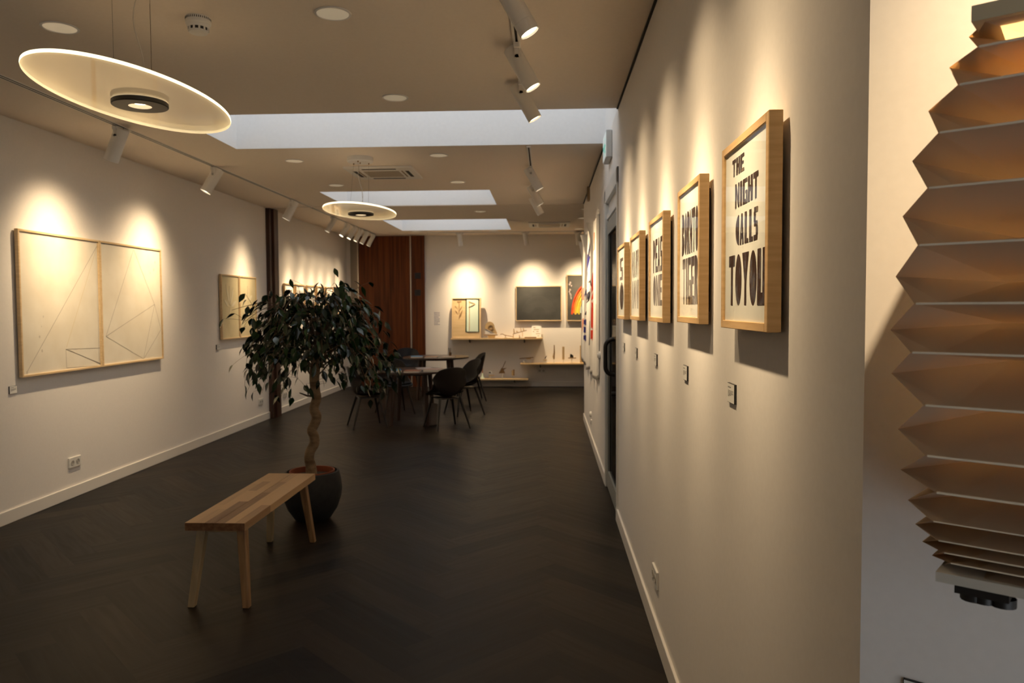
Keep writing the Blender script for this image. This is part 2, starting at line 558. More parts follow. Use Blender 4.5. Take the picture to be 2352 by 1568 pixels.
# wood panelling on the back wall
def build_panels():
    def X(u): return at(u, 700, 'y', YB - .03).x
    m1 = MB(); m1.box((X(826), YB - .045, 0.012), (X(942), YB, ZC - .005))
    d = struct('door_1', m1, M_WALNUT, label='reddish-brown floor-to-ceiling wooden door in the back wall')
    m1 = MB(); m1.box((X(946.5), YB - .05, 0), (X(976), YB, ZC - .002)); struct('trim_4', m1, M_WALNUT, label='dark wooden panel beside the tall door')
    m1 = MB(); m1.box((X(822.5), YB - .05, 0), (X(825), YB, ZC - .004)); m1.box((X(943), YB - .05, 0), (X(945.2), YB, ZC - .004))
    struct('trim_5', m1, M_STEEL)
    m1 = MB(); m1.box((X(806), YB - .02, 0), (X(822), YB, ZC - .004)); struct('shaded_wall_strip', m1, mat('shaded_wall_tone', (0.30, 0.26, 0.21), 0.7))  # wall is only unlit here; its shade is painted as a darker strip
    for v, nm in ((633, 'upper square black switch on the dark wooden panel'), (672, 'lower square black switch on the dark wooden panel')):
        p = at(959.5, v, 'y', YB - .05)
        s = thing('light_switch', p, nm, 'light switch', 'black switches on the wooden panel')
        a = MB(); a.box((p.x - .06, YB - .058, p.z - .06), (p.x + .06, YB - .05, p.z + .06)); bevel(a.build('plate', M_BLACK, s), .003)
        a = MB(); a.box((p.x - .04, YB - .062, p.z - .04), (p.x + .04, YB - .058, p.z + .04)); a.build('rocker', M_DARK, s)


build_panels()


# ------------------------------------------------------------------ glass door on the right
def build_door():
    fr = MB(); zt = 2.62
    # architrave: far jamb, near jamb, head with transom panel
    fr.box((XR - .012, YD - .02, 0), (XR + .12, YD + .06, zt)); fr.box((XR - .012, YN - .03, .0), (XR + .12, YN + .03, zt))
    fr.box((XR - .012, YN - .03, zt - .12), (XR + .12, YD + .06, zt))
    d = struct('door_2', fr, M_WHITE, label='white door frame with a grey glazed door on the right wall')
    bevel(d, .004)
    tr = MB(); tr.box((XR + .02, YN + .03, 2.33), (XR + .05, YD - .02, zt - .12)); tr.box((XR + .005, YN + .03, 2.36), (XR + .02, YD - .02, 2.40))
    tr.build('transom_panel', M_WHITE, d)
    lf = MB(); x0, x1 = XR + .005, XR + .05
    y0, y1 = YN + .035, YD - .025
    lf.box((x0, y1 - .10, .012), (x1, y1, 2.325)); lf.box((x0, y0, .012), (x1, y0 + .10, 2.325))
    lf.box((x0, y0 + .10, 2.22), (x1, y1 - .10, 2.325)); lf.box((x0, y0 + .10, .012), (x1, y1 - .10, .16))
    leaf = lf.build('door_leaf', M_GREYDOOR, d); leaf['label'] = 'grey-green glazed door leaf'
    g = MB(); g.box((XR + .02, y0 + .10, .16), (XR + .03, y1 - .10, 2.22)); g.build('glass_pane', M_DGLASS, leaf)
    # handle: black rounded D on the far stile, reaching into the room
    hy = at(1404, 820, 'x', XR + .005).y
    zt_, zb_ = at(1392, 774, 'x', XR - .06).z, at(1392, 866, 'x', XR - .06).z
    hy = 5.98; ht = 1.6 + (705 - 774) / F_PX * hy; hb = 1.6 + (705 - 867) / F_PX * hy
    xo = (1390 - 1256) / F_PX * hy
    r = .017; c = .06
    pts = [(XR + .006, hy, ht - .02)]
    for k in range(7):
        a = math.pi / 2 * k / 6
        pts.append((xo + c - c * math.sin(a), hy, ht - .02 - c + c * math.cos(a)))
    for k in range(7):
        a = math.pi / 2 * k / 6
        pts.append((xo + c - c * math.cos(a), hy, hb + .02 + c - c * math.sin(a)))
    pts.append((XR + .006, hy, hb + .02))
    hm = MB(); hm.tube(pts, r, 14); hm.build('door_handle', M_BLACK, d)['label'] = 'black D-shaped pull handle'
    k = MB(); k.lathe([(0, -.02), (.02, -.02), (.02, .02), (0, .02)], (XR - .0, hy, at(1404, 897, 'x', XR).z), (1, 0, 0), 16); k.build('lock', M_BLACK, d)


build_door()


def exit_sign():
    y0 = XR * F_PX / (1405.5 - 1256); z1 = at(1404, 296.5, 'y', y0).z; z0 = at(1404, 360, 'y', y0).z
    x0 = XR - .048; y1 = y0 + .33
    s = thing('exit_sign', (XR, y0, z0), 'white exit sign box with green pictogram above the glazed door', 'exit sign')
    b = MB(); b.box((x0, y0, z0), (XR - .001, y1, z1)); bevel(b.build('housing', mat('sign_housing', (.62, .63, .62), .5), s), .006)
    ym = lambda t: y1 - .015 - t * (y1 - y0 - .03); zz = lambda t: z0 + .015 + t * (z1 - z0 - .03)
    fp = MB(); fp.box((x0 - .003, y0 + .012, z0 + .012), (x0 - .0002, y1 - .012, z1 - .012))
    fp.build('face_panel', mat('sign_white', (.8, .85, .83), .4, emit=(.8, .92, .9), estr=.25), s)
    q = MB(); xf = x0 - .0036
    def sh(*p): q.poly([(xf, ym(a), zz(c)) for a, c in p])
    sh((.08, .42), (.28, .42), (.28, .28), (.42, .5), (.28, .72), (.28, .58), (.08, .58))     # arrow
    sh((.52, .12), (.62, .08), (.72, .38), (.70, .62), (.58, .64), (.58, .4))                  # running figure
    sh((.62, .68), (.70, .68), (.70, .84), (.62, .84)); sh((.72, .58), (.86, .48), (.84, .40), (.72, .48))
    sh((.44, .46), (.56, .62), (.60, .54), (.50, .38)); sh((.72, .36), (.86, .2), (.80, .14), (.66, .26))
    q.build('pictogram', mat('sign_green', (.03, .40, .30), .4, emit=(.05, .60, .45), estr=.4), s)


exit_sign()


# ------------------------------------------------------------------ sockets, switches, small wall items
def socket(p, wall, w, h, label, holes=2, dep=.011):
    """double wall socket; p = centre on the wall"""
    s = thing('wall_socket', p, label, 'wall socket', 'white wall sockets')
    ax = {'L': (Vector((0, 1, 0)), Vector((1, 0, 0))), 'R': (Vector((0, 1, 0)), Vector((-1, 0, 0))), 'B': (Vector((1, 0, 0)), Vector((0, -1, 0)))}[wall]
    e, n = ax; up = Vector((0, 0, 1))
    a = MB(); a.obox(p + n * dep / 2, e * w / 2, n * dep / 2, up * h / 2); bevel(a.build('plate', M_PLASTIC, s), .003)
    for k in range(holes):
        c = p + e * ((k - (holes - 1) / 2) * w / holes * .9)
        b = MB(); b.lathe([(.021, .0005), (.021, .0025), (.019, .0025), (.019, .0008), (0, .0008)], c + n * dep, n, 24, True)
        o = b.build('outlet', mat('socket_recess', (.50, .48, .44), .5), s)
        b = MB()
        for d_ in (-.0095, .0095):
            b.lathe([(.003, 0), (.003, .001), (0, .001)], c + n * (dep + .0008) + e * d_, n, 8)
        b.build('pin_hole', M_DARK, o)


def wallpt(u, v, x): return at(u, v, 'x', x)


p = wallpt(170, 1060, XL); socket(p, 'L', .165, .088, 'white double socket low on the left wall below the large framed pair')
p = wallpt(598.5, 922, XL); socket(p, 'L', .165, .088, 'white double socket on the left wall just before the wooden column')
p = wallpt(654, 905, XL); socket(p, 'L', .165, .088, 'white double socket on the left wall just beyond the wooden column')
pa = wallpt(1513, 1336, XR); socket(Vector((XR, pa.y + .08, pa.z)), 'R', .155, .085, 'white double socket low on the right wall under the framed prints')
p = at(1244, 851, 'y', YB); socket(p, 'B', .17, .09, 'white double socket on the back wall under the middle shelf')
p = wallpt(1358.5, 951, XR)
s = thing('cable_outlet', p, 'small round white cable outlet low on the right wall beyond the door', 'wall outlet')
a = MB(); a.lathe([(0, 0), (.035, 0), (.033, .02), (.02, .028), (0, .028)], p, (-1, 0, 0), 20); a.build('cap', M_PLASTIC, s)
p = wallpt(1359.5, 971, XR)
s = thing('wall_socket', p, 'single grey socket low on the right wall beyond the door', 'wall socket')
a = MB(); a.box((XR - .012, p.y - .04, p.z - .04), (XR, p.y + .04, p.z + .04)); bevel(a.build('plate', M_WALL, s), .003)
a = MB(); a.lathe([(0, .0), (.018, 0), (.018, .002), (0, .002)], (XR - .012, p.y, p.z), (-1, 0, 0), 16); a.build('outlet', M_DARK, s)
p = wallpt(1379, 816, XR)
s = thing('door_button', p, 'small white push button on the right wall between banners and door', 'button')
a = MB(); a.lathe([(0, 0), (.04, 0), (.04, .018), (.022, .022), (.02, .03), (0, .03)], p, (-1, 0, 0), 20); a.build('housing', M_PLASTIC, s)
p = wallpt(1354.5, 444, XR)
s = thing('wall_speaker', p, 'small brown box high on the right wall above the banners', 'wall speaker')
a = MB(); a.box((XR - .03, p.y - .06, p.z - .09), (XR, p.y + .06, p.z + .09)); bevel(a.build('housing', mat('tan_box', (.32, .22, .13), .6), s), .006)
a = MB(); a.box((XR - .032, p.y - .045, p.z - .075), (XR - .03, p.y + .045, p.z + .075)); a.build('grille', mat('tan_grille', (.22, .15, .09), .8), s)

# wall lettering on the back wall
p = at(1003.5, 732, 'y', YB)
s = MB(); rnd = random.Random(2)
for k in range(9):
    z = p.z + .125 - k * .030
    x = p.x - .055
    while x < p.x + (.055 if k % 4 != 3 else .02):
        wd = rnd.uniform(.010, .028); s.box((x, YB - .0015, z - .007), (min(x + wd, p.x + .058), YB - .0002, z + .007)); x += wd + .006
tag(s.build('wall_text', mat('violet_grey_vinyl', (.33, .31, .40), .7)), 'small block of violet grey wall text left of the leaning framed panel', 'wall text')


# ------------------------------------------------------------------ picture frames
def framed(name, label, cat, group, wall, a0, a1, z0, z1, depth, fw, mframe, mpanel, recess, glass=False, xw=None, standoff=.012):
    """frame on wall 'L','R' (a = Y) or 'B' (a = X). returns root and a mapper (s,t,lift)->point with s left->right as seen, t up"""
    if wall == 'R':
        n = Vector((-1, 0, 0)); pt = lambda a, z, d: Vector((XR - d, a, z)); flip = True
    elif wall == 'L':
        n = Vector((1, 0, 0)); pt = lambda a, z, d: Vector((XL + d, a, z)); flip = False
    else:
        n = Vector((0, -1, 0)); pt = lambda a, z, d: Vector((a, YB - d, z)); flip = False
    r = thing(name, pt((a0 + a1) / 2, z0, 0), label, cat, group)
    f = MB()

    def bx(b0, b1, c0, c1, d0, d1):
        p = [pt(b0, c0, d0), pt(b1, c0, d0), pt(b1, c1, d0), pt(b0, c1, d0)]
        f.hexa(p, [q + n * (d1 - d0) for q in p])
    d0 = standoff
    bx(a0, a0 + fw, z0, z1, d0, depth); bx(a1 - fw, a1, z0, z1, d0, depth)
    bx(a0 + fw, a1 - fw, z0, z0 + fw, d0, depth); bx(a0 + fw, a1 - fw, z1 - fw, z1, d0, depth)
    bevel(f.build('frame', mframe, r), .0015, 1)
    pn = MB(); f = pn; bx(a0 + fw * .7, a1 - fw * .7, z0 + fw * .7, z1 - fw * .7, depth - recess - .008, depth - recess)
    panel = pn.build('panel', mpanel, r)
    bk = MB(); f = bk; bx(a0 + .04, a1 - .04, z0 + .04, z1 - .04, 0.0, d0 + .001); bk.build('hanging_rail', M_DARK, r)
    ia0, ia1, iz0, iz1 = a0 + fw, a1 - fw, z0 + fw, z1 - fw
    if glass:
        g = MB(); dg = depth - .003
        g.poly([pt(ia0, iz0, dg), pt(ia1, iz0, dg), pt(ia1, iz1, dg), pt(ia0, iz1, dg)]); g.build('glass_pane', M_GLASS, r)

    def mp(s_, t_, lift=.0008):
        a = ia1 + (ia0 - ia1) * s_ if flip else ia0 + (ia1 - ia0) * s_
        return pt(a, iz0 + (iz1 - iz0) * t_, depth - recess + lift)
    return r, panel, mp


# block letters, drawn from convex pieces in a unit box
def ell(cx, cy, rx, ry, a0=0, a1=360, n=20):
    return [(cx + rx * math.cos(math.radians(a0 + (a1 - a0) * k / n)), cy + ry * math.sin(math.radians(a0 + (a1 - a0) * k / n))) for k in range(n + (a1 - a0 < 360))]


def R_(x0, y0, x1, y1): return [(x0, y0), (x1, y0), (x1, y1), (x0, y1)]


GL = {
    'T': [R_(0, .78, 1, 1), R_(.36, 0, .66, .78)],
    'H': [R_(0, 0, .40, 1), R_(.60, 0, 1, 1), R_(.40, .40, .60, .62)],
    'E': [R_(0, 0, .42, 1), R_(.42, .80, 1, 1), R_(.42, .42, .85, .58), R_(.42, 0, 1, .18)],
    'N': [R_(0, 0, .30, 1), R_(.70, 0, 1, 1), [(.30, 1), (.30, .55), (.70, 0), (.70, .45)]],
    'I': [R_(.12, 0, .88, 1)],
    'G': [R_(0, 0, .40, 1), R_(.40, .84, 1, 1), R_(.40, 0, 1, .18), R_(.72, .18, 1, .52), R_(.56, .40, .72, .52)],
    'C': [[(1, 0), (1, .02)] + ell(1, .5, 1, .5, 90, 270, 16), ] and [ell(.9, .5, .9, .5, 90, 270, 18)],
    'A': [[(0, 0), (.36, 0), (.52, 1), (.34, 1)], [(.64, 0), (1, 0), (.68, 1), (.5, 1)], R_(.28, .18, .74, .36)],
    'L': [R_(.1, 0, .62, 1), R_(.62, 0, 1, .14)],
    'S': [R_(.12, .84, .95, 1), R_(.05, .56, .46, .86), R_(.12, .42, .88, .58), R_(.54, .14, .95, .44), R_(.05, 0, .88, .16)],
    'O': [ell(.5, .5, .5, .5, 0, 360, 28)],
    'Y': [[(0, 1), (.36, .45), (.64, .45), (1, 1)], R_(.36, 0, .64, .45)],
    'U': [R_(0, 0, .46, 1), R_(.70, 0, 1, 1), R_(.46, 0, .70, .22)],
    'B': [R_(0, 0, .4, 1), ell(.4, .75, .55, .25, -90, 90, 12), ell(.4, .25, .6, .25, -90, 90, 12)],
    'R': [R_(0, 0, .4, 1), ell(.4, .73, .58, .27, -90, 90, 12), [(.4, .46), (.62, 0), (1, 0), (.72, .5)]],
    'P': [R_(0, 0, .42, 1), ell(.42, .7, .56, .3, -90, 90, 12)],
    'W': [[(0, 1), (.2, 0), (.36, 0), (.3, 1)], [(.36, 1), (.32, 0), (.48, 0), (.6, 1)], [(.66, 1), (.56, 0), (.78, 0), (1, 1)]],
}


def lettering(parent, mp, lines):
    mb = MB()
    for word, s0, s1, t0, t1 in lines:
        widths = [.55 if c == 'I' else 1.0 for c in word]
        gap = .12; tot = sum(widths) + gap * (len(word) - 1)
        x = s0; k = (s1 - s0) / tot
        for c, wd in zip(word, widths):
            for poly in GL[c]:
                mb.poly([mp(x + px * wd * k, t0 + py * (t1 - t0)) for px, py in poly])
            x += (wd + gap) * k
    o = mb.build('lettering', M_COLL, parent)
    o['label'] = 'cut photograph lettering'
    return o


def cut_strokes(parent, mp, seed, n=4):
    """two rows of tall cut-out strokes, too slanted to read"""
    rnd = random.Random(seed); mb = MB()
    for t0, t1 in ((.50, .84), (.10, .46)):
        x = .14; w = .74 / n
        for k in range(n):
            ww = w * rnd.uniform(.45, .85); sl = rnd.uniform(-.25, .25) * w; nb = rnd.uniform(.15, 1.0)
            mb.poly([mp(x + sl, t0), mp(x + ww * nb + sl, t0), mp(x + ww * .9, (t0 + t1) / 2), mp(x + ww, t1), mp(x + ww * rnd.uniform(0, .4), t1), mp(x, (t0 + t1) / 2)])
            x += w
    mb.build('cut_strokes', M_COLL, parent)


FX = XR - .0435                # front plane of the typographic frames


def yz(u, v): return at(u, v, 'x', FX)


prints = [
    ('nearest and largest-looking framed print reading THE NIGHT CALLS TO YOU on the right wall', (1766, 250.3), (1658.2, 347.4), (1763.2, 764.3),
     [('THE', .18, .48, .845, .945), ('NIGHT', .26, .80, .655, .795), ('CALLS', .28, .80, .435, .61), ('TOYOU', .11, .95, .09, .385)]),
    ('second nearest framed print in pale wood on the right wall, two lines of tall letters', (1606.6, 395.8), (1556, 444), (1606.6, 745),
     [('BORNTO', .12, .92, .50, .84), ('TIGER', .16, .92, .10, .47)]),
    ('middle framed print of the five on the right wall, letters in two stacked words', (1523.2, 479.5), (1490, 513), (1523.2, 741.7),
     [('PEAS', .22, .90, .47, .82), ('ONE', .22, .90, .12, .44)]),
    ('second farthest framed print on the right wall, third from the glazed door is the middle one', (1469, 526), (1446.7, 549), (1469, 736.6),
     None),
    ('farthest framed print on the right wall, right beside the glazed door', (1434.4, 555.5), (1417.3, 570), (1434.4, 734),
     [('S', .25, .72, .53, .86), ('O', .25, .78, .09, .50)]),
]
prints[3] = ('right-wall framed print second from the glazed door, two rows of slanted strokes',) + prints[3][1:]
PRINT_Y = []
for lab, tr_, tl_, br_, lines in prints:
    a0 = yz(*tr_).y; a1 = yz(tl_[0], tl_[1]).y; z1 = (yz(*tr_).z + yz(*tl_).z) / 2; z0 = yz(*br_).z
    PRINT_Y.append((a0 + a1) / 2)
    r, pn, mp = framed('framed_print', lab, 'picture', 'typographic prints on the right wall', 'R', a0, a1, z0, z1, .0435, .021, M_FRAME, M_PAPER, .007, True)
    if lines: lettering(r, mp, lines)
    else: cut_strokes(r, mp, 8, 4)


def wall_label(label, wall, a0, a1, z0, z1, dep=.006, group='title cards beside the pictures'):
    if wall == 'R':
        pt = lambda a, z, d: Vector((XR - d, a, z)); n = Vector((-1, 0, 0)); s0, s1 = a1, a0
    else:
        pt = lambda a, z, d: Vector((XL + d, a, z)); n = Vector((1, 0, 0)); s0, s1 = a0, a1
    r = thing('title_card', pt((a0 + a1) / 2, z0, 0), label, 'label card', group)
    b = MB(); p = [pt(a0, z0, 0), pt(a1, z0, 0), pt(a1, z1, 0), pt(a0, z1, 0)]
    b.hexa(p, [q + n * dep for q in p]); b.build('backing_board', M_BLACK, r)
    c = MB(); c.poly([pt(a0 + .001, z0 + .001, dep + .0004), pt(a1 - .001, z0 + .001, dep + .0004), pt(a1 - .001, z1 - .001, dep + .0004), pt(a0 + .001, z1 - .001, dep + .0004)])
    c.build('card_face', M_PAPER, r)
    t = MB(); rnd_ = random.Random(int(a0 * 1000))
    for k, (zz, e_) in enumerate(((.80, .55), (.62, .85), (.55, .80), (.48, .86), (.41, .6), (.34, .3), (.14, .0))):
        if not e_: continue
        th = .028 if k == 0 else .016
        x = .12
        while x < e_:
            wd = min(rnd_.uniform(.04, .12), e_ - x + .01)
            q = [(x, zz - th), (x + wd, zz - th), (x + wd, zz + th), (x, zz + th)]
            t.poly([pt(s0 + (s1 - s0) * a_, z0 + (z1 - z0) * b_, dep + .0007) for a_, b_ in q]); x += wd + .025
    t.build('printed_text', M_TEXT, r)


names5 = ['nearest title card on the right wall, below the THE NIGHT CALLS TO YOU print', 'title card below the second nearest framed print on the right wall',
          'title card below the middle framed print on the right wall', 'title card below the framed print second from the glazed door',
          'title card below the framed print beside the glazed door']
for lab, (u, vt, vb) in zip(names5, ((1687, 884, 931), (1578.5, 841, 879), (1508.5, 814, 842), (1463, 800, 824), (1434, 788, 806))):
    y = XR * F_PX / (u - 1256 + .5); pt_ = at(u, vt, 'y', y); pb_ = at(u, vb, 'y', y)
    zc_ = pt_.z
    wall_label(lab, 'R', y, y + .08, zc_ - .055, zc_, .0065)


# diptychs on the left wall
def diptych(u_l, u_m0, u_m1, u_r, vt, vb, dep, fw, panel, names, group, rec=.012):
    fx = XL + dep
    ya, yb, yc, yd = (at(u, (vt + vb) / 2, 'x', fx).y for u in (u_l, u_m0, u_m1, u_r))
    z1 = at(u_l, vt, 'x', fx).z; z0 = at(u_l, vb, 'x', fx).z
    out = []
    for (a, b), nm in zip(((ya, yb), (yc, yd)), names):
        out.append(framed('framed_drawing', nm, 'picture', group, 'L', a, b, z0, z1, dep, fw, M_FRAMEP, panel, rec))
    return out, fx


dp, fx1 = diptych(46.5, 232, 233.5, 373.5, 525, 868, .042, .017, M_CANVAS,
                  ['left half of the large line-drawing pair on the left wall, with a long diagonal', 'right half of the large line-drawing pair on the left wall, with a kite shape'],
                  'large framed drawings on the left wall')


def stroke(mb, p, q, w=.0035):
    p, q = Vector(p), Vector(q); t = (q - p).normalized(); s_ = Vector((1, 0, 0)).cross(t) * w / 2
    mb.poly([p - s_, q - s_, q + s_, p + s_])


zz = lambda u, v: (u / 3.564, 480 + v / 3.564)


def pw(u, v, k=0):
    q = zz(u, v); return at(q[0], q[1], 'x', fx1 - .012 + .0009 + k * .0002)


l0 = MB(); lf_ = MB(); sm = MB()
for a_, b_ in (((218, 1340), (800, 290)), ((800, 290), (824, 1125)), ((540, 1147), (824, 1136)), ((540, 1147), (546, 1300)), ((546, 1300), (832, 1278)), ((540, 1147), (830, 1265)), ((560, 1152), (828, 1270))):
    stroke(l0, pw(*a_), pw(*b_))
stroke(lf_, pw(795, 300, 1), pw(545, 1130, 1), .003)
for u_, v_, s_ in ((355, 880, 6), (325, 1045, 7), (345, 1160, 8), (222, 1338, 8), (340, 960, 4)):
    c = pw(u_, v_, 1); sm = MB(); sm.poly([c + Vector((0, math.cos(t_) * s_ * .0012, math.sin(t_) * s_ * .0016)) for t_ in [k * math.pi / 5 for k in range(10)]]); sm.build('smudge', M_SMUDGE, dp[0][0])
l0.build('pencil_drawing', M_PENCIL, dp[0][0]); lf_.build('faint_line', M_PENCILF, dp[0][0])
l0 = MB(); sm = MB()
for a_, b_ in (((868, 1042), (1092, 335)), ((1095, 335), (1265, 780)), ((868, 1042), (1265, 780)), ((868, 1042), (1175, 1225)), ((1265, 780), (1175, 1225)), ((1265, 780), (1318, 985)), ((1318, 985), (1180, 1222))):
    stroke(l0, pw(*a_), pw(*b_))
for u_, v_, s_ in ((1268, 437, 8), (1258, 497, 9), (1230, 522, 6)):
    c = pw(u_, v_, 1); sm = MB(); sm.poly([c + Vector((0, math.cos(t_) * s_ * .0012, math.sin(t_) * s_ * .0018)) for t_ in [k * math.pi / 5 for k in range(10)]]); sm.build('smudge', M_SMUDGE, dp[1][0])
l0.build('pencil_drawing', M_PENCIL, dp[1][0])

dp2, fx2 = diptych(510, 551, 552, 590, 629, 780.5, .043, .017, M_CANVASY,
                   ['left panel of the small yellowish relief pair before the wooden column', 'right panel of the small yellowish relief pair before the wooden column'],
                   'small framed reliefs on the left wall', .010)
for k, (rt, pn, mp) in enumerate(dp2):
    mb = MB()

    def petal(x0, y0, x1, y1, w):
        d = Vector((x1 - x0, y1 - y0)); n_ = Vector((-d.y, d.x)) * w
        L_ = [(x0, y0), (x0 + d.x * .35 + n_.x, y0 + d.y * .35 + n_.y), (x0 + d.x * .75 + n_.x * .7, y0 + d.y * .75 + n_.y * .7), (x1, y1),
              (x0 + d.x * .75 - n_.x * .7, y0 + d.y * .75 - n_.y * .7), (x0 + d.x * .35 - n_.x, y0 + d.y * .35 - n_.y)]
        mb.prism([mp(a_, b_, .0005) for a_, b_ in L_], (.0025, 0, 0))
    if k == 0:
        for q in ((.45, .52, .25, .86, .09), (.47, .52, .45, .84, .07), (.5, .52, .68, .82, .08), (.52, .5, .85, .60, .1), (.4, .5, .12, .62, .1), (.46, .5, .40, .22, .05)):
            petal(*q)
    else:
        for q in ((.5, .62, .5, .86, .08), (.45, .62, .25, .66, .15), (.55, .62, .78, .70, .14), (.5, .6, .5, .25, .03), (.42, .5, .2, .40, .12)):
            petal(*q)
    mb.build('flower_relief', M_RELIEF, rt)

q0, q1 = wallpt(20, 905, XL), wallpt(37, 887, XL)
wall_label('title card at the far left below the large line-drawing pair', 'L', q0.y, q1.y, q0.z, q0.z + .058, .008)
q0, q1 = wallpt(496, 803, XL), wallpt(503.5, 792, XL)
wall_label('title card below the small yellowish relief pair on the left wall', 'L', q0.y, q0.y + .10, q0.z, q0.z + .06, .012)

# row of prints beyond the column
LX = XL + .04
lefts = [654, 680, 706, 729, 750, 771]
LY = []
ordw = ['first of the six small framed prints beyond the wooden column, nearest the column', 'second of the six small framed prints beyond the wooden column',
        'third of the six small framed prints beyond the wooden column', 'fourth of the six small framed prints beyond the wooden column',
        'fifth of the six small framed prints beyond the wooden column', 'last of the six small framed prints, nearest the back corner']
for k, (u, nm) in enumerate(zip(lefts, ordw)):
    a0 = at(u, 660, 'x', LX).y; a1 = a0 + .44; z1 = at(654, 650, 'x', LX).z; z0 = z1 - .50
    LY.append((a0 + a1) / 2)
    r, pn, mp = framed('framed_print', nm, 'picture', 'prints beyond the column', 'L', a0, a1, z0, z1, .04, .02, M_FRAME, M_PAPER, .014, False)
    cut_strokes(r, mp, 30 + k, 3 + k % 3)


# ------------------------------------------------------------------ lamps
def light_spot(name, loc, target, power, size, blend, parent, radius=.025, color=WARM):
    """size = full angle at half strength; smooth reflector-lamp falloff plus a little spill"""
    ld = bpy.data.lights.new(name, 'SPOT'); ld.energy = power; ld.color = color
    ld.spot_size = math.radians(min(170, max(100, size * 2.6))); ld.spot_blend = .6; ld.shadow_soft_size = radius
    ld.use_nodes = True
    nt = ld.node_tree; N = nt.nodes; L = nt.links
    em = N.get('Emission') or N.new('ShaderNodeEmission')
    tc = N.new('ShaderNodeTexCoord'); sp = N.new('ShaderNodeSeparateXYZ'); ab = N.new('ShaderNodeMath'); ab.operation = 'ABSOLUTE'
    pw1 = N.new('ShaderNodeMath'); pw1.operation = 'POWER'; pw1.inputs[1].default_value = math.log(.5) / math.log(math.cos(math.radians(size / 2)))
    pw2 = N.new('ShaderNodeMath'); pw2.operation = 'POWER'; pw2.inputs[1].default_value = 7.0
    ml = N.new('ShaderNodeMath'); ml.operation = 'MULTIPLY'; ml.inputs[1].default_value = blend
    ad = N.new('ShaderNodeMath'); ad.operation = 'MULTIPLY_ADD'; ad.inputs[1].default_value = 1.0 - blend
    L.new(tc.outputs['Normal'], sp.inputs[0]); L.new(sp.outputs['Z'], ab.inputs[0]); L.new(ab.outputs[0], pw1.inputs[0]); L.new(ab.outputs[0], pw2.inputs[0])
    L.new(pw2.outputs[0], ml.inputs[0]); L.new(ml.outputs[0], ad.inputs[2])
    L.new(pw1.outputs[0], ad.inputs[0]); L.new(ad.outputs[0], em.inputs['Strength'])
    o = bpy.data.objects.new(name, ld); COL.objects.link(o)
    d = (Vector(target) - Vector(loc)).normalized()
    o.rotation_euler = d.to_track_quat('-Z', 'Y').to_euler()
    if parent is not None:
        o.parent = parent; o.location = Vector(loc) - parent.location
    else:
        o.location = loc
    return o


M_LENS = mat('lit_lens', (1, .95, .85), .3, emit=(1.0, .86, .62), estr=6.0)
M_RING = mat('lens_ring', (.45, .43, .38), .4)


def track_spot(label, group, p, target, power, size, blend, along='y', drop=.085, r=.038, back=.07, fwd=.18):
    """cylinder spot on a ceiling track at p (on the ceiling)"""
    p = Vector(p)
    s = thing('track_spotlight', p, label, 'spotlight', group)
    ax = Vector((0, 1, 0)) if along == 'y' else Vector((1, 0, 0)); sd = Vector((1, 0, 0)) if along == 'y' else Vector((0, 1, 0))
    a = MB(); a.obox(p - Vector((0, 0, .028)), ax * .075, sd * .017, Vector((0, 0, .014))); bevel(a.build('track_adapter', M_FIXTURE, s), .003)
    piv = p - Vector((0, 0, drop)); d = (Vector(target) - piv).normalized()
    side = ax
    y = MB(); y.obox(p - Vector((0, 0, .058)) - side * (r + .006), side * .004, sd * .014, Vector((0, 0, .034))); y.tube([piv - side * (r + .010), piv - side * (r - .002)], .012, 12)
    y.obox(p - Vector((0, 0, .04)) - side * .022, side * .022, sd * .012, Vector((0, 0, .006)))
    y.build('yoke', M_FIXTURE, s)
    b = MB(); b.lathe([(0, -back), (r - .003, -back), (r, -back + .004), (r, fwd * .70), (r - .0012, fwd * .70), (r - .0012, fwd * .70 + .002), (r, fwd * .70 + .002), (r, fwd), (r - .003, fwd), (r - .003, fwd - .008)], piv, d, 28)
    body = b.build('lamp_body', M_FIXTURE, s)
    rg = MB(); rg.lathe([(r - .003, fwd - .003), (r - .005, fwd - .003), (r - .006, fwd - .010), (r - .003, fwd - .010)], piv, d, 28, closed=True); rg.build('lens_ring', M_RING, body)
    ln = MB(); ln.lathe([(r - .003, fwd - .011), (0, fwd - .009)], piv, d, 28); ln.build('lens', M_LENS, body)
    k = MB(); k.lathe([(0, -back - .004), (.005, -back - .004), (.005, -back + .001)], piv + side * .012, d, 8); k.build('screw', M_DARK, body)
    light_spot('spot_beam', piv + d * (fwd + .002), target, power, size, blend, s)
    return s


def track(name_label, x, y0, y1, recessed=False):
    t = thing('light_track', (x, (y0 + y1) / 2, ZC), name_label, 'light track')
    a = MB()
    h = .004 if recessed else .014
    for sx in (-1, 1):
        if recessed: a.box((x + sx * .024 - .004, y0, ZC - h), (x + sx * .024 + .004, y1, ZC - .0005))
        else: a.box((x + sx * .013 - .006, y0, ZC - h), (x + sx * .013 + .006, y1, ZC - .0005))
    if recessed: a.box((x - .006, y0, ZC - h), (x + .006, y1, ZC - .0005))
    a.box((x - .019, y0 - .02, ZC - h), (x + .019, y0, ZC - .0005)); a.box((x - .019, y1, ZC - h), (x + .019, y1 + .02, ZC - .0005))
    a.build('rail', M_FIXTURE, t)
    b = MB()
    if recessed:
        b.box((x - .020, y0, ZC - .0035), (x - .006, y1, ZC - .0004)); b.box((x + .006, y0, ZC - .0035), (x + .020, y1, ZC - .0004))
    else:
        b.box((x - .007, y0, ZC - h * .4), (x + .007, y1, ZC - .0004))
    b.build('slot', M_DARK, t)
    return t


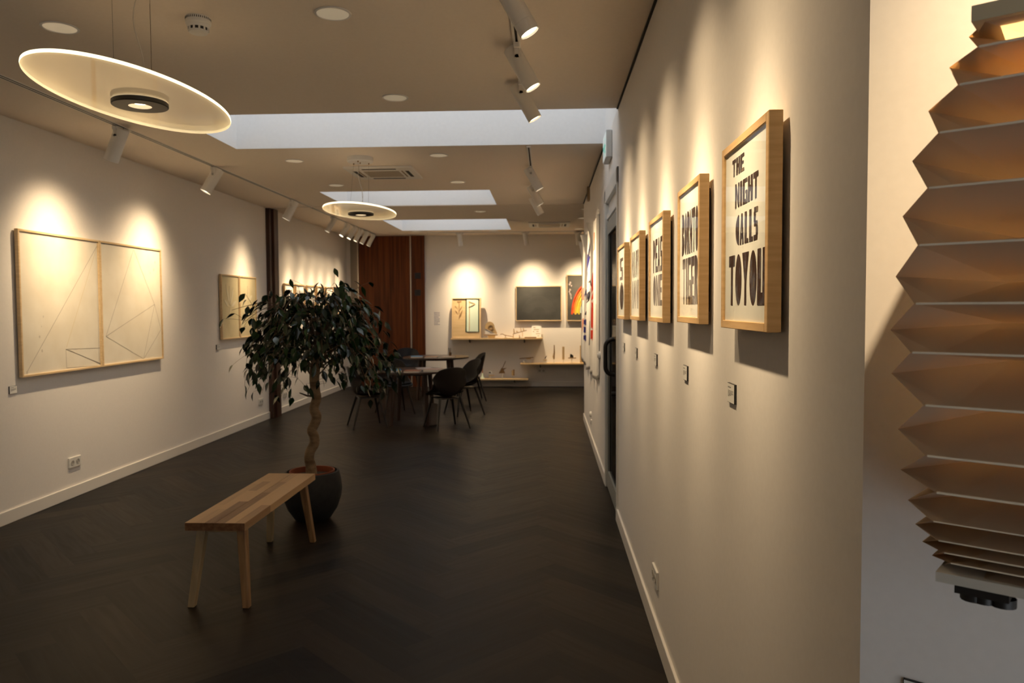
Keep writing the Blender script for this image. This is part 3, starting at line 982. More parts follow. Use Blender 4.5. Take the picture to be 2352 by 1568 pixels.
TXL, TXR = -3.373 * 1.0, -0.158
track('long recessed light track along the left wall ceiling', TXL, 0.5, 14.85, True)
track('near ceiling light track along the framed prints on the right', TXR, 1.2, 5.45)
track('far ceiling light track opposite the banners', TXR, 6.90, 10.35)
# back wall track runs across
tb = thing('light_track', (-.6, 14.6, ZC), 'ceiling light track running across in front of the back wall', 'light track')
a = MB(); a.box((-2.3, 14.58, ZC - .016), (2.2, 14.592, ZC - .0005)); a.box((-2.3, 14.608, ZC - .016), (2.2, 14.62, ZC - .0005)); a.build('rail', M_FIXTURE, tb)
a = MB(); a.box((-2.3, 14.592, ZC - .006), (2.2, 14.608, ZC - .0004)); a.build('slot', M_DARK, tb)

GR = 'spotlights over the right wall prints'
labsR = ['spotlight above the nearest print, overhead out of view', 'spotlight above the second nearest print, overhead out of view', 'white spotlight at the top of the photo over the right-hand prints',
         'middle white spotlight of the near right track, just below the topmost one', 'white spotlight of the near right track in front of the first skylight']
for k, y in enumerate(PRINT_Y):
    ys = [1.85, 2.60, 3.40, 4.24, 4.93][k]
    track_spot(labsR[k], GR, (TXR, ys, ZC), (XR, y, 1.74), P_RIGHT * (.75 if k == 0 else 1), 18, .16, r=.046)
GB = 'spotlights over the banners'
for k, (ys, yt, lb) in enumerate(((7.85, 7.95, 'nearest spotlight of the far right track, over the banners'), (9.0, 9.1, 'middle spotlight of the far right track, over the banners'), (9.93, 10.1, 'farthest spotlight of the far right track, over the banners'))):
    track_spot(lb, GB, (TXR, ys, ZC), (XR, yt, 1.75), P_RIGHT * 1.2, 26, .12, r=.046)
GLs = 'spotlights on the left track'
for ys, yt, zt, pw_, sz, lb in ((5.92, 6.12, 1.62, P_DIPT, 48, 'white spotlight under the near oval pendant on the left track'),
                                (7.66, 7.36, 1.62, P_DIPT, 48, 'second white spotlight on the left track, lens visible'),
                                (10.02, 9.88, 1.62, P_DIPT * .9, 32, 'third white spotlight on the left track above the wooden column'),
                                ):
    track_spot(lb, GLs, (TXL, ys, ZC), (XL, yt, zt), pw_, sz, .08, r=.055, fwd=.2)
labs6 = ['fourth spotlight on the left track, beside the far oval pendant', 'first of the five closely spaced spotlights at the end of the left track', 'second of the five closely spaced spotlights at the end of the left track',
         'third of the five closely spaced spotlights at the end of the left track', 'fourth of the five closely spaced spotlights at the end of the left track', 'last of the five closely spaced spotlights, nearest the wooden door']
for k, (u, yt) in enumerate(zip((763, 795, 812, 826, 840, 855), LY)):
    ys = -TXL * F_PX / (1256 - u)
    track_spot(labs6[k], GLs, (TXL, min(ys, 14.7), ZC), (XL, yt, 1.68), P_PRINTS, 19, .12, r=.042)
for u, xt, lb in ((1056, -1.55, 'left spotlight hanging before the back wall'), (1207, -.2, 'middle spotlight hanging before the back wall'), (1327, .75, 'right spotlight hanging before the back wall, beside the banners')):
    x = at(u, 545, 'y', 14.6).x
    track_spot(lb, 'spotlights before the back wall', (x, 14.6, ZC), (xt, YB, 1.38), P_BACK, 40, .12, along='x', r=.046)


# recessed downlights
def downlight(x, y, label, src=[None]):
    if src[0] is None:
        t = thing('recessed_downlight', (x, y, ZC), label, 'ceiling light', 'recessed ceiling downlights')
        a = MB(); a.lathe([(.0775, -.001), (.090, -.001), (.090, -.005), (.080, -.007), (.0775, -.004)], (x, y, ZC), (0, 0, 1), 32, closed=True)
        a.build('trim_ring', M_WHITE, t)
        b = MB(); b.lathe([(.0785, -.0045), (.05, -.0032), (.03, -.0025), (0, -.0022)], (x, y, ZC), (0, 0, 1), 32)
        b.build('reflector', mat('downlight_reflector', (.86, .83, .76), .35, emit=(1, .82, .55), estr=.16), t)  # lamps are off; faint glow stands in for light caught in the cup
        src[0] = t
        return t
    c = copy_tree(src[0]); c.location = (x, y, ZC); c['label'] = label
    return c


for x, y, lb in ((-2.49, 3.85, 'recessed downlight at the upper left above the near oval pendant'), (-1.044, 3.75, 'recessed downlight at the top, right of the smoke detector'),
                 (-1.037, 5.25, 'recessed downlight just before the first skylight'), (-2.47, 5.25, 'recessed downlight behind the near oval pendant'),
                 (-2.47, 7.41, 'recessed downlight left of the far lamp canopy'), (-1.02, 7.24, 'recessed downlight right of the far lamp canopy'),
                 (-2.47, 8.9, 'recessed downlight left of the far pendant, before the second skylight'), (-1.02, 8.78, 'recessed downlight between the air unit and the second skylight'),
                 (-1.0, 11.5, 'recessed downlight right between second and third skylights'), (-2.47, 11.5, 'recessed downlight between second and third skylights, behind the far pendant'),
                 (-2.47, 14.38, 'recessed downlight beyond the third skylight, left one'), (-1.0, 14.38, 'recessed downlight beyond the third skylight, right one'),
                 (.60, 11.36, 'nearest of the three downlights in the far right bay'), (.60, 12.5, 'middle of the three downlights in the far right bay'), (.60, 14.2, 'farthest of the three downlights in the far right bay')):
    downlight(x, y, lb)


# smoke detector
sd = thing('smoke_detector', at(455, 41, 'z', ZC), 'round white smoke detector on the ceiling above the near oval pendant', 'smoke detector')
c = sd.location.copy()
a = MB(); a.lathe([(0, 0), (.058, 0), (.060, -.004), (.060, -.032), (.056, -.036), (0, -.036)], c, (0, 0, 1), 32); a.build('base', M_PLASTIC, sd)
a = MB(); a.lathe([(.055, -.036), (.055, -.040), (.050, -.052)], c, (0, 0, 1), 32); a.lathe([(.046, -.064), (.044, -.074), (.030, -.080), (0, -.081)], c, (0, 0, 1), 32); a.build('dome', M_PLASTIC, sd)
a = MB(); a.lathe([(.046, -.050), (.043, -.066)], c, (0, 0, 1), 32); a.build('vent_gap', M_DARK, sd)
a = MB()
for k in range(12):
    t_ = 2 * math.pi * k / 12; e_ = Vector((math.cos(t_), math.sin(t_), 0)); f_ = Vector((-math.sin(t_), math.cos(t_), 0))
    a.obox(c + e_ * .0485 + Vector((0, 0, -.058)), e_ * .002, f_ * .0045, Vector((0, 0, .009)))
a.build('vent_rib', M_PLASTIC, sd)
a = MB()
for k in range(40):
    t_ = 2 * math.pi * k / 40; e_ = Vector((math.cos(t_), math.sin(t_), 0)); f_ = Vector((-math.sin(t_), math.cos(t_), 0))
    a.obox(c + e_ * .060 + Vector((0, 0, -.010)), e_ * .0006, f_ * .0018, Vector((0, 0, .005)))
a.build('notch', M_DARK, sd)


# air conditioning cassettes
def cassette(x0, x1, y0, y1, label):
    t = thing('ceiling_air_unit', ((x0 + x1) / 2, (y0 + y1) / 2, ZC), label, 'air conditioner', 'ceiling air units')
    a = MB(); a.box((x0, y0, ZC - .022), (x1, y1, ZC - .0005)); bevel(a.build('cover', M_FIXTURE, t), .006)
    w = x1 - x0; l = y1 - y0
    a = MB(); a.box((x0 + w * .24, y0 + l * .27, ZC - .026), (x1 - w * .24, y1 - l * .27, ZC - .022)); a.build('intake_grille', mat('grille_tan', (.42, .36, .28), .6), t)
    for k, (q0, q1, q2, q3) in enumerate(((.25, .75, .08, .14), (.25, .75, .86, .92), (.09, .14, .25, .75), (.86, .91, .25, .75))):
        a = MB(); a.box((x0 + w * q0, y0 + l * q2, ZC - .0235), (x0 + w * q1, y0 + l * q3, ZC - .022)); a.build('air_slot', M_DARK, t)
    for k, (q0, q1, q2, q3) in enumerate(((.16, .18, .25, .75), (.80, .82, .25, .75))):
        a = MB(); a.box((x0 + w * q0, y0 + l * q2, ZC - .0235), (x0 + w * q1, y0 + l * q3, ZC - .022)); a.build('louver_line', M_WOODM, t)


cassette(-2.08, -1.37, 7.74, 8.44, 'white square air unit in the ceiling behind the far lamp canopy')
cassette(-.31, .41, 13.0, 13.72, 'white square air unit in the ceiling near the back wall')


# pendant discs
def disc_mat():
    mm = bpy.data.materials.new('edge_lit_acrylic'); mm.use_nodes = True
    nt = mm.node_tree; N = nt.nodes; L = nt.links
    N.remove(N['Principled BSDF']); out = N['Material Output']
    tl = N.new('ShaderNodeBsdfTranslucent'); tl.inputs[0].default_value = (.9, .82, .68, 1)
    df = N.new('ShaderNodeBsdfDiffuse'); df.inputs[0].default_value = (.85, .78, .66, 1)
    tr = N.new('ShaderNodeBsdfTransparent'); tr.inputs[0].default_value = (.95, .9, .8, 1)
    gl = N.new('ShaderNodeBsdfGlossy'); gl.inputs['Roughness'].default_value = .03; gl.inputs[0].default_value = (1, .95, .85, 1)
    em = N.new('ShaderNodeEmission'); em.inputs[0].default_value = (1, .74, .42, 1); em.inputs[1].default_value = .10
    m1 = N.new('ShaderNodeMixShader'); m1.inputs[0].default_value = .5
    m2 = N.new('ShaderNodeMixShader'); m2.inputs[0].default_value = .35
    m3 = N.new('ShaderNodeMixShader')
    fr = N.new('ShaderNodeLayerWeight'); fr.inputs[0].default_value = .45
    ad = N.new('ShaderNodeAddShader')
    L.new(tl.outputs[0], m1.inputs[1]); L.new(df.outputs[0], m1.inputs[2])
    L.new(m1.outputs[0], m2.inputs[1]); L.new(tr.outputs[0], m2.inputs[2])
    L.new(fr.outputs['Fresnel'], m3.inputs[0]); L.new(m2.outputs[0], m3.inputs[1]); L.new(gl.outputs[0], m3.inputs[2])
    L.new(m3.outputs[0], ad.inputs[0]); L.new(em.outputs[0], ad.inputs[1]); L.new(ad.outputs[0], out.inputs[0])
    return mm


M_DISC = disc_mat()
M_RIM = mat('lit_rim', (1, .9, .7), .3, emit=(1.0, .84, .52), estr=2.3)
M_LED = mat('lit_led', (1, .9, .7), .3, emit=(1.0, .85, .6), estr=8)
M_REFL = mat('gold_reflector', (.75, .58, .36), .3, .3, emit=(1, .75, .45), estr=.9)


def pendant(label, c, ax_, by_, canopy):
    """oval edge-lit plate, long axis down the room, round hub under it"""
    c = Vector(c); n = Vector((0, 0, 1))
    t = thing('pendant_lamp', c, label, 'pendant lamp', 'glowing oval pendants')

    def oval(name, prof, m_, smooth=False):
        q = MB(); K = 112
        for (k0, z0), (k1, z1) in zip(prof, prof[1:]):
            for k in range(K):
                t0, t1 = 2 * math.pi * k / K, 2 * math.pi * (k + 1) / K
                P_ = lambda s_, z_, a_: c + Vector(((ax_ + s_) * math.cos(a_) if s_ > -9 else .02 * math.cos(a_), (by_ + s_) * math.sin(a_) if s_ > -9 else .02 * math.sin(a_), z_))
                q.poly([P_(k0, z0, t0), P_(k0, z0, t1), P_(k1, z1, t1), P_(k1, z1, t0)], smooth)
        return q.build(name, m_, t)
    oval('disc', [(-10, 0), (0, 0)], M_DISC); oval('disc_top', [(-10, .014), (0, .014)], M_DISC)
    oval('rim', [(0, 0), (.0015, .007), (0, .014)], M_RIM, True)
    rh = .122; ri = .050
    a = MB(); a.lathe([(ri, -.010), (ri, -.027), (rh - .003, -.027), (rh, -.024), (rh, -.008), (rh - .003, -.005), (ri, -.005)], c, n, 64, True, True); hub = a.build('hub', M_BLACK, t)
    a = MB(); a.lathe([(rh * .96, -.005), (rh * .98, -.0005)], c, n, 64); a.build('spacer', mat('clear_spacer', (.75, .62, .42), .3, emit=(1, .75, .42), estr=.4), t)
    a = MB(); a.lathe([(ri, -.0255), (ri * .74, -.016), (ri * .56, -.012)], c, n, 40); a.build('reflector', M_REFL, hub)
    a = MB(); a.lathe([(ri * .58, -.0125), (0, -.0135)], c, n, 24); a.build('led', M_LED, hub)
    a = MB(); a.lathe([(0, .052), (.100, .052), (.108, .046), (.110, .014)], c, n, 48); a.build('top_cap', M_FIXTURE, t)
    e1 = Vector((1, 0, 0)); e2 = Vector((0, 1, 0))
    cp = Vector((c.x, c.y, ZC))
    if canopy:
        a = MB(); a.lathe([(0, -.048), (.118, -.048), (.124, -.042), (.124, 0)], cp, (0, 0, 1), 48); can = a.build('ceiling_canopy', M_WHITE, t)
        for ang in (30, 150, 270, 0):
            k = MB(); q = cp + Vector((math.cos(math.radians(ang)), math.sin(math.radians(ang)), 0)) * (.085 if ang else .0) + Vector((0, 0, -.048))
            k.lathe([(0, -.012), (.006, -.012), (.006, 0)], q, (0, 0, 1), 10); k.build('cable_grip', M_WOODM, can)
    for k, ang in enumerate((208, 328, 88)):
        b = c + (e1 * math.cos(math.radians(ang)) + e2 * math.sin(math.radians(ang))) * .104 + n * .05
        if canopy:
            b2 = cp + Vector((math.cos(math.radians((150, 30, 270)[k])), math.sin(math.radians((150, 30, 270)[k])), 0)) * .085 + Vector((0, 0, -.05))
        else:
            b2 = Vector((b.x, b.y, ZC - .001))
        a = MB(); a.tube([b, b2], .0009, 6); a.build('steel_cable', M_WIRE, t)
    pts = []
    for k in range(13):
        s_ = k / 12
        p_ = (c + n * .05) * (1 - s_) + (cp + Vector((0, 0, -.05 if canopy else -.001))) * s_
        p_ = p_ + Vector((.022 * math.sin(s_ * math.pi * 2), 0, 0)); pts.append(p_)
    a = MB(); a.tube(pts, .0022, 8); a.build('power_cord', mat('white_cord', (.6, .55, .48), .6), t)
    light_spot('lamp_downlight', c - n * .036, c - n * 1.0 - Vector((0, 0, .5)), P_PENDANT, 70, .1, t, .03)
    return t


pendant('large glowing clear oval pendant lamp at the upper left', (-1.880, 3.48, 2.565), .322, .67, False)
pendant('smaller-looking glowing oval pendant lamp hanging from a visible white canopy', (-1.79, 7.30, 2.522), .318, .66, True)


# ------------------------------------------------------------------ bench
def build_bench():
    zt = .465
    A = at(427.2, 1198.7, 'z', zt); B = at(559.3, 1203.3, 'z', zt); C = at(723, 1087.7, 'z', zt); D = at(618.5, 1085.9, 'z', zt)
    ctr = (A + B + C + D) / 4
    lg = ((D + C) / 2 - (A + B) / 2).normalized(); wd = Vector((lg.y, -lg.x, 0))
    Lh = (((D + C) - (A + B)) / 2).length / 2; Wh = ((B - A).length + (C - D).length) / 4
    rz = math.atan2(wd.y, wd.x)
    t = thing('wooden_bench', (ctr.x, ctr.y, 0), 'oiled wooden bench with four splayed legs before the potted tree', 'bench', rz=rz)
    rnd = random.Random(11)
    # two glued planks of staves: one part each
    for side in (-1, 1):
        mb = MB(); x0 = -Wh if side < 0 else .0015; x1 = -.0015 if side < 0 else Wh
        strips = 3; sw = (x1 - x0) / strips
        for k in range(strips):
            y = -Lh
            while y < Lh - .001:
                ln = min(rnd.uniform(.22, .55), Lh - y)
                if Lh - (y + ln) < .1: ln = Lh - y
                mb.cur = rnd.uniform(0.05, .95)
                mb.plank((x0 + k * sw, y, zt - .042), (x0 + (k + 1) * sw, y + ln, zt))
                y += ln
        mb.build('seat_plank', M_ACACIA, t, world=False, tone=True)
    # legs: splayed, tapering outward at the feet
    for sx, sy in ((-1, -1), (1, -1), (-1, 1), (1, 1)):
        top = Vector((sx * (Wh - .055), sy * (Lh - .10), zt - .042)); foot = Vector((sx * (Wh - .012), sy * (Lh - .035), 0))
        mb = MB(); a, b = .024, .026
        mb.hexa([foot + Vector((-a * .75, -b * .75, 0)), foot + Vector((a * .75, -b * .75, 0)), foot + Vector((a * .75, b * .75, 0)), foot + Vector((-a * .75, b * .75, 0))],
                [top + Vector((-a, -b, 0)), top + Vector((a, -b, 0)), top + Vector((a, b, 0)), top + Vector((-a, b, 0))])
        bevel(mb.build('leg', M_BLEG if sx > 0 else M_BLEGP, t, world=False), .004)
    for sy in (-1, 1):
        mb = MB(); mb.box((-Wh + .05, sy * (Lh - .10) - .012, zt - .075), (Wh - .05, sy * (Lh - .10) + .012, zt - .042)); mb.build('cross_rail', M_BLEGP, t, world=False)
    return t


build_bench()


# ------------------------------------------------------------------ potted tree
def build_tree():
    base = at(719, 1205, 'z', 0); Y = base.y + .17
    x = at(719, 1205, 'y', Y).x
    t = thing('potted_tree', (x, Y, 0), 'potted weeping fig tree with twisted trunk in a round black pot beside the bench', 'potted plant')
    c = Vector((x, Y, 0))
    a = MB(); a.lathe([(0, 0), (.115, 0), (.135, .01), (.185, .085), (.215, .17), (.222, .23), (.216, .30), (.200, .365), (.186, .368), (.184, .36), (.196, .29), (.19, .25), (0, .25)], c, (0, 0, 1), 48)
    a.build('pot', M_POT, t)
    a = MB(); a.lathe([(.135, .25), (.158, .372), (.168, .372), (.168, .358), (.150, .25)], c, (0, 0, 1), 40); inner = a.build('inner_pot', M_TERRA, t); inner['label'] = 'terracotta nursery pot'
    a = MB(); a.lathe([(0, .34), (.06, .338), (.155, .33)], c, (0, 0, 1), 32); a.build('soil', M_SOIL, t)
    # trunk: twisting
    trunk_px = [(716, 1092), (714, 1070), (710, 1052), (713, 1035), (722, 1018), (721, 1000), (716, 988), (724, 970), (727, 955), (721, 938), (727, 915), (724, 895), (722, 870), (724, 845), (728, 815), (730, 785)]
    pts = [at(u, v, 'y', Y + .015 * math.sin(i * 1.9)) for i, (u, v) in enumerate(trunk_px)]
    pts[0].z = .325
    rad = [.044, .040, .037, .036, .038, .036, .035, .036, .037, .035, .036, .036, .037, .038, .034, .028]
    # smooth by subdividing
    P2, R2 = [], []
    for i in range(len(pts) - 1):
        p0 = pts[max(i - 1, 0)]; p1 = pts[i]; p2 = pts[i + 1]; p3 = pts[min(i + 2, len(pts) - 1)]
        for k in range(4):
            s = k / 4
            P2.append(.5 * ((2 * p1) + (p2 - p0) * s + (2 * p0 - 5 * p1 + 4 * p2 - p3) * s * s + (3 * p1 - p0 - 3 * p2 + p3) * s ** 3)); R2.append(rad[i] * (1 - s) + rad[i + 1] * s)
    P2.append(pts[-1]); R2.append(rad[-1])
    a = MB(); a.tube(P2, R2, 14); a.build('trunk', M_BARK, t)
    # branches and foliage
    rnd = random.Random(21)
    br = MB(); lf = MB()
    top = pts[-1]

    def leaf(p, d, up, ln, w):
        d = d.normalized(); s_ = d.cross(up)
        if s_.length < .05: s_ = d.cross(Vector((1, 0, 0)))
        s_.normalize(); n_ = s_.cross(d)
        fold = rnd.uniform(.15, .4); curl = rnd.uniform(.05, .3)
        prof = [(0, .02), (.14, .55), (.36, 1.0), (.58, .88), (.8, .42), (1.0, .0)]
        lf.cur = rnd.random() ** 1.5
        n0 = len(lf.v)
        for s, w_ in prof:
            cen = p + d * (s * ln) - n_ * (curl * ln * s * s)
            lf.v += [cen - s_ * (w_ * w * .5) + n_ * (fold * w_ * w * .4), cen, cen + s_ * (w_ * w * .5) + n_ * (fold * w_ * w * .4)]
        for k in range(len(prof) - 1):
            b = n0 + k * 3
            lf.face([b, b + 1, b + 4, b + 3], True); lf.face([b + 1, b + 2, b + 5, b + 4], True)

    def limb(p0, az, reach, rise, droop, nleaf, r0=.007, spread=.5):
        e = Vector((math.cos(az), math.sin(az), 0)); q = []; K = 12
        wob = rnd.uniform(-.25, .25)
        for k in range(K + 1):
            s = k / K
            z = rise * math.sin(min(s / .55, 1) * math.pi / 2) - droop * max(0, (s - .45) / .55) ** 1.6
            ee = Vector((math.cos(az + wob * s), math.sin(az + wob * s), 0))
            q.append(p0 + ee * (reach * (s ** .85)) + Vector((0, 0, z)))
        br.tube(q, [r0 * (1 - .8 * k / K) for k in range(K + 1)], 5, True)
        for k in range(nleaf):
            s = rnd.uniform(.18, 1.0) ** .75; f = s * K; i = min(int(f), K - 1); p = q[i].lerp(q[i + 1], f - i)
            tdir = (q[i + 1] - q[i]).normalized()
            off = Vector((rnd.gauss(0, 1), rnd.gauss(0, 1), rnd.gauss(0, .8))) * (.035 + .025 * s)
            if off.length > .06:
                br.tube([p, p + off * .6 + Vector((0, 0, .004)), p + off], .0012, 3, False)
            out = Vector((math.cos(rnd.uniform(0, 6.28)), math.sin(rnd.uniform(0, 6.28)), 0))
            d = tdir * .55 + e * .3 + out * .8 + Vector((0, 0, rnd.uniform(-1.5, -.25)))
            leaf(p + off, d, Vector((rnd.gauss(0, .4), rnd.gauss(0, .4), 1)), rnd.uniform(.062, .102), rnd.uniform(.031, .046))

    n = 44
    for k in range(n):
        az = k * 2.39996 + rnd.uniform(-.2, .2)
        lay = k / n                               # lower limbs first
        z0 = 1.12 + .33 * lay
        reach = (.60 - .22 * lay) * rnd.uniform(.72, 1.08)
        i0 = min(range(len(P2)), key=lambda i: abs(P2[i].z - min(z0, P2[-1].z)))
        limb(P2[i0], az, reach, .16 + .17 * lay + rnd.uniform(-.05, .06), rnd.uniform(.20, .36) * (1.05 - .4 * lay), 24)
    # long sprays reaching left and right, as in the photo
    for (u, v, dr) in ((535, 712, .06), (560, 745, .15), (575, 800, .22), (612, 900, .42), (640, 870, .38), (600, 850, .3), (875, 745, .16), (895, 820, .28), (900, 880, .38), (885, 910, .42), (860, 900, .42), (845, 880, .4), (780, 660, -.06), (820, 668, -.02), (700, 662, -.05), (655, 690, 0), (800, 895, .42), (760, 880, .36)):
        e = at(u, v, 'y', Y + rnd.uniform(-.22, .22)); p0 = P2[-rnd.randint(1, 14)]
        d = e - p0; az = math.atan2(d.y, d.x); reach = math.hypot(d.x, d.y)
        limb(p0, az, reach, d.z + max(dr, 0), max(dr, 0), 26 if dr > .1 else 12, .006)
    # bare snag low on the trunk
    sg = at(688, 902, 'y', Y); br.tube([P2[-20], sg.lerp(P2[-20], .45) + Vector((0, 0, -.01)), sg], [.009, .007, .004], 6)
    br.build('branches', M_TWIG, t); lf.build('foliage', M_LEAF, t, tone=True)


build_tree()


# ------------------------------------------------------------------ tables and chairs
def grid_surface(mb, fn, nu, nv, smooth=True):
    n0 = len(mb.v)
    for i in range(nu + 1):
        for j in range(nv + 1):
            mb.v.append(Vector(fn(i / nu, j / nv)))
    for i in range(nu):
        for j in range(nv):
            a = n0 + i * (nv + 1) + j
            mb.face([a, a + 1, a + nv + 2, a + nv + 1], smooth)


def lerp_tab(tab, t):
    for (t0, *v0), (t1, *v1) in zip(tab, tab[1:]):
        if t <= t1:
            s = (t - t0) / (t1 - t0); s = s * s * (3 - 2 * s) if False else s
            return [a + (b - a) * s for a, b in zip(v0, v1)]
    return list(tab[-1][1:])


SHELL = [  # t, y, z, half width, edge lift z, edge pull y
    (0.00, .235, .425, .185, .000, -.010), (.10, .225, .440, .205, .010, 0), (.28, .10, .428, .225, .055, 0), (.44, -.06, .425, .235, .120, .0), (.54, -.15, .445, .245, .175, .02),
    (.64, -.195, .510, .250, .150, .09), (.76, -.22, .610, .240, .070, .12), (.88, -.245, .720, .225, .010, .10), (.96, -.258, .800, .195, -.020, .07), (1.0, -.262, .825, .150, -.028, .05)]


def shell_pt(u, v):
    t = u; y, z, hw, lz, py = lerp_tab(SHELL, t)
    s = v * 2 - 1
    return (s * hw, y + py * abs(s) ** 2.2, z + lz * abs(s) ** 2.4)


def make_chair(label, material):
    r = thing('shell_chair', (0, 0, 0), label, 'chair', 'dark shell chairs round the tables')
    mb = MB(); grid_surface(mb, shell_pt, 26, 16)
    o = mb.build('shell', material, r, world=False)
    s = o.modifiers.new('solid', 'SOLIDIFY'); s.thickness = .012; s.offset = 0
    sb = o.modifiers.new('sub', 'SUBSURF'); sb.levels = 1; sb.render_levels = 1
    mb = MB(); grid_surface(mb, lambda u, v: ((v * 2 - 1) * .19, .2 - u * .33, .447 + .012 * (1 - abs(v * 2 - 1) ** 3) + (.02 if u > .9 else 0) + .03 * abs(v * 2 - 1) ** 2.4), 10, 10)
    p = mb.build('seat_pad', mat('charcoal_pad', (.018, .018, .021), .8, spec=.2), r, world=False)
    s = p.modifiers.new('solid', 'SOLIDIFY'); s.thickness = .014; s.offset = 0
    mb = MB(); mb.box((-.14, -.13, .395), (.14, .15, .41)); mb.build('under_frame', M_BLACK, r, world=False)
    for sx in (-1, 1):
        for y0, y1 in ((.13, .215), (-.12, -.235)):
            mb = MB(); mb.tube([(sx * .145, y0, .415), (sx * .235, y1, 0)], [.019, .011], 10); mb.build('leg', M_BLACK, r, world=False)
    return r


chair0 = make_chair('', M_CHAIR)
CH = [  # x, y, facing direction, label
    (-1.34, 10.00, (-.55, .85), 'front right chair at the near table, back turned to the viewer', None),
    (-1.25, 11.28, (-1.0, -.62), 'chair right behind the near table, brownish inside of its shell showing', None),
    (-1.32, 13.0, (-1.0, -.25), 'rightmost chair by the far table, tallest outline before the shelves', None),
    (-2.42, 10.08, (1.0, .45), 'left chair at the near table, half hidden under the tree', None),
    (-2.66, 14.35, (.25, -1.0), 'dark blue-black chair behind the far table before the wooden door', 'b'),
    (-2.30, 11.35, (.6, -1.0), 'chair behind the near table, seen under the tree foliage', None),
]
for k, (x, y, d, lb, alt) in enumerate(CH):
    c = chair0 if k == 0 else copy_tree(chair0)
    c.location = (x, y, 0); c.rotation_euler = (0, 0, math.atan2(d[1], d[0]) - math.pi / 2); c['label'] = lb
    if alt:
        for ch in c.children:
            if ch.name.startswith('shell'):
                ch.data = ch.data.copy(); ch.data.materials[0] = M_CHAIRB


def table(label, x, y, hx, hy, h=.74):
    t = thing('dark_table', (x, y, 0), label, 'table', 'dark round-cornered tables')
    a = MB(); pts = []
    r = min(hx, hy) * .98
    for cx, cy, a0 in ((hx - r, hy - r, 0), (-hx + r, hy - r, 90), (-hx + r, -hy + r, 180), (hx - r, -hy + r, 270)):
        for k in range(9):
            an = math.radians(a0 + 90 * k / 8); pts.append(Vector((x + cx + r * math.cos(an), y + cy + r * math.sin(an), h - .028)))
    a.prism(pts, (0, 0, .028)); bevel(a.build('table_top', M_TABLE, t), .004)
    b = MB(); q = [Vector((x + (p.x - x) * .6, y + (p.y - y) * .6, h - .055)) for p in pts]; b.prism(q, (0, 0, .027)); b.build('under_frame', M_BLACK, t)
    for sx, sy in ((-1, -1), (1, -1), (1, 1), (-1, 1)):
        m_ = MB(); m_.tube([(x + sx * hx * .42, y + sy * hy * .42, h - .05), (x + sx * hx * .50, y + sy * hy * .50, 0)], [.034, .022], 12); m_.build('leg', mat('table_leg', (.045, .022, .014), .5), t)
    return t


T1 = (-1.86, 10.38); T2 = (-1.95, 13.25)
table('near dark round table between the shell chairs, magazines on top', T1[0], T1[1], .50, .50)
table('far dark round table before the back wall shelves', T2[0], T2[1], .58, .52)


def magazine(cx, cy, z, w, l, rz, col, label, grp, th=.006):
    r = thing('magazine', (cx, cy, z), label, 'magazine', grp, rz)
    a = MB(); a.box((-w / 2, -l / 2, 0), (w / 2, l / 2, th)); a.build('pages', M_PAPER, r, world=False)
    n = MB(); n.box((-w / 2 - .001, -l / 2 - .001, th), (w / 2 + .001, l / 2 + .001, th + .0012)); n.build('cover', mat('cover_' + label.split()[0], col, .35), r, world=False)


magazine(-2.08, 10.16, .7405, .21, .26, .25, (.05, .30, .55), 'blue magazine on the near round table', 'magazines on the near table', .02)
magazine(-1.80, 10.08, .7405, .21, .26, .05, (.35, .13, .06), 'rust brown magazine on the near round table', 'magazines on the near table', .018)
magazine(-1.54, 10.18, .7405, .20, .26, -.15, (.45, .27, .22), 'pink magazine on the near round table', 'magazines on the near table', .028)
magazine(-1.72, 10.55, .7405, .21, .28, .3, (.5, .45, .45), 'pale grey magazine at the back of the near round table', 'magazines on the near table', .01)
magazine(-2.25, 13.02, .7405, .20, .26, .15, (.10, .35, .60), 'light-blue magazine on the far round table', 'magazines on the far table', .02)
magazine(-1.98, 12.92, .7405, .21, .26, .05, (.50, .26, .12), 'orange magazine on the far round table', 'magazines on the far table', .02)
magazine(-1.70, 13.0, .7405, .20, .26, -.1, (.42, .32, .26), 'beige magazine on the far round table', 'magazines on the far table', .015)
p = (-1.72, 13.42)
r = thing('pencil_pot', (p[0], p[1], .7405), 'small pot with pencils standing on the far round table', 'pencil pot')
a = MB(); a.lathe([(0, 0), (.022, 0), (.026, .06), (.023, .06), (.020, .004)], (p[0], p[1], .7405), (0, 0, 1), 20); a.build('pot', M_WOODM, r)
for k, (dx, dy) in enumerate(((-.03, .0), (.008, .01), (-.01, -.01))):
    a = MB(); a.tube([(p[0] + dx * .2, p[1] + dy, .745), (p[0] + dx, p[1] + dy, .88)], .004, 6); a.build('pencil', M_WOODM if k else M_DGREEN, r)
wb = (-1.60, 10.28)
r = thing('waste_bin', (wb[0], wb[1], 0), 'grey waste bin standing under the near round table', 'waste bin')
a = MB(); a.lathe([(0, .004), (0.085, 0), (.088, .004), (.105, .28), (.100, .28), (.083, .01), (0, .01)], (wb[0], wb[1], 0), (0, 0, 1), 28); a.build('bin_body', mat('grey_bin', (.16, .14, .13), .6), r)


# ------------------------------------------------------------------ back wall shelves and models
def bx(u): return at(u, 705, 'y', YB - .12).x
def bz(v, y=None): return at(1176, v, 'y', (YB - .12) if y is None else y).z


SD = .26


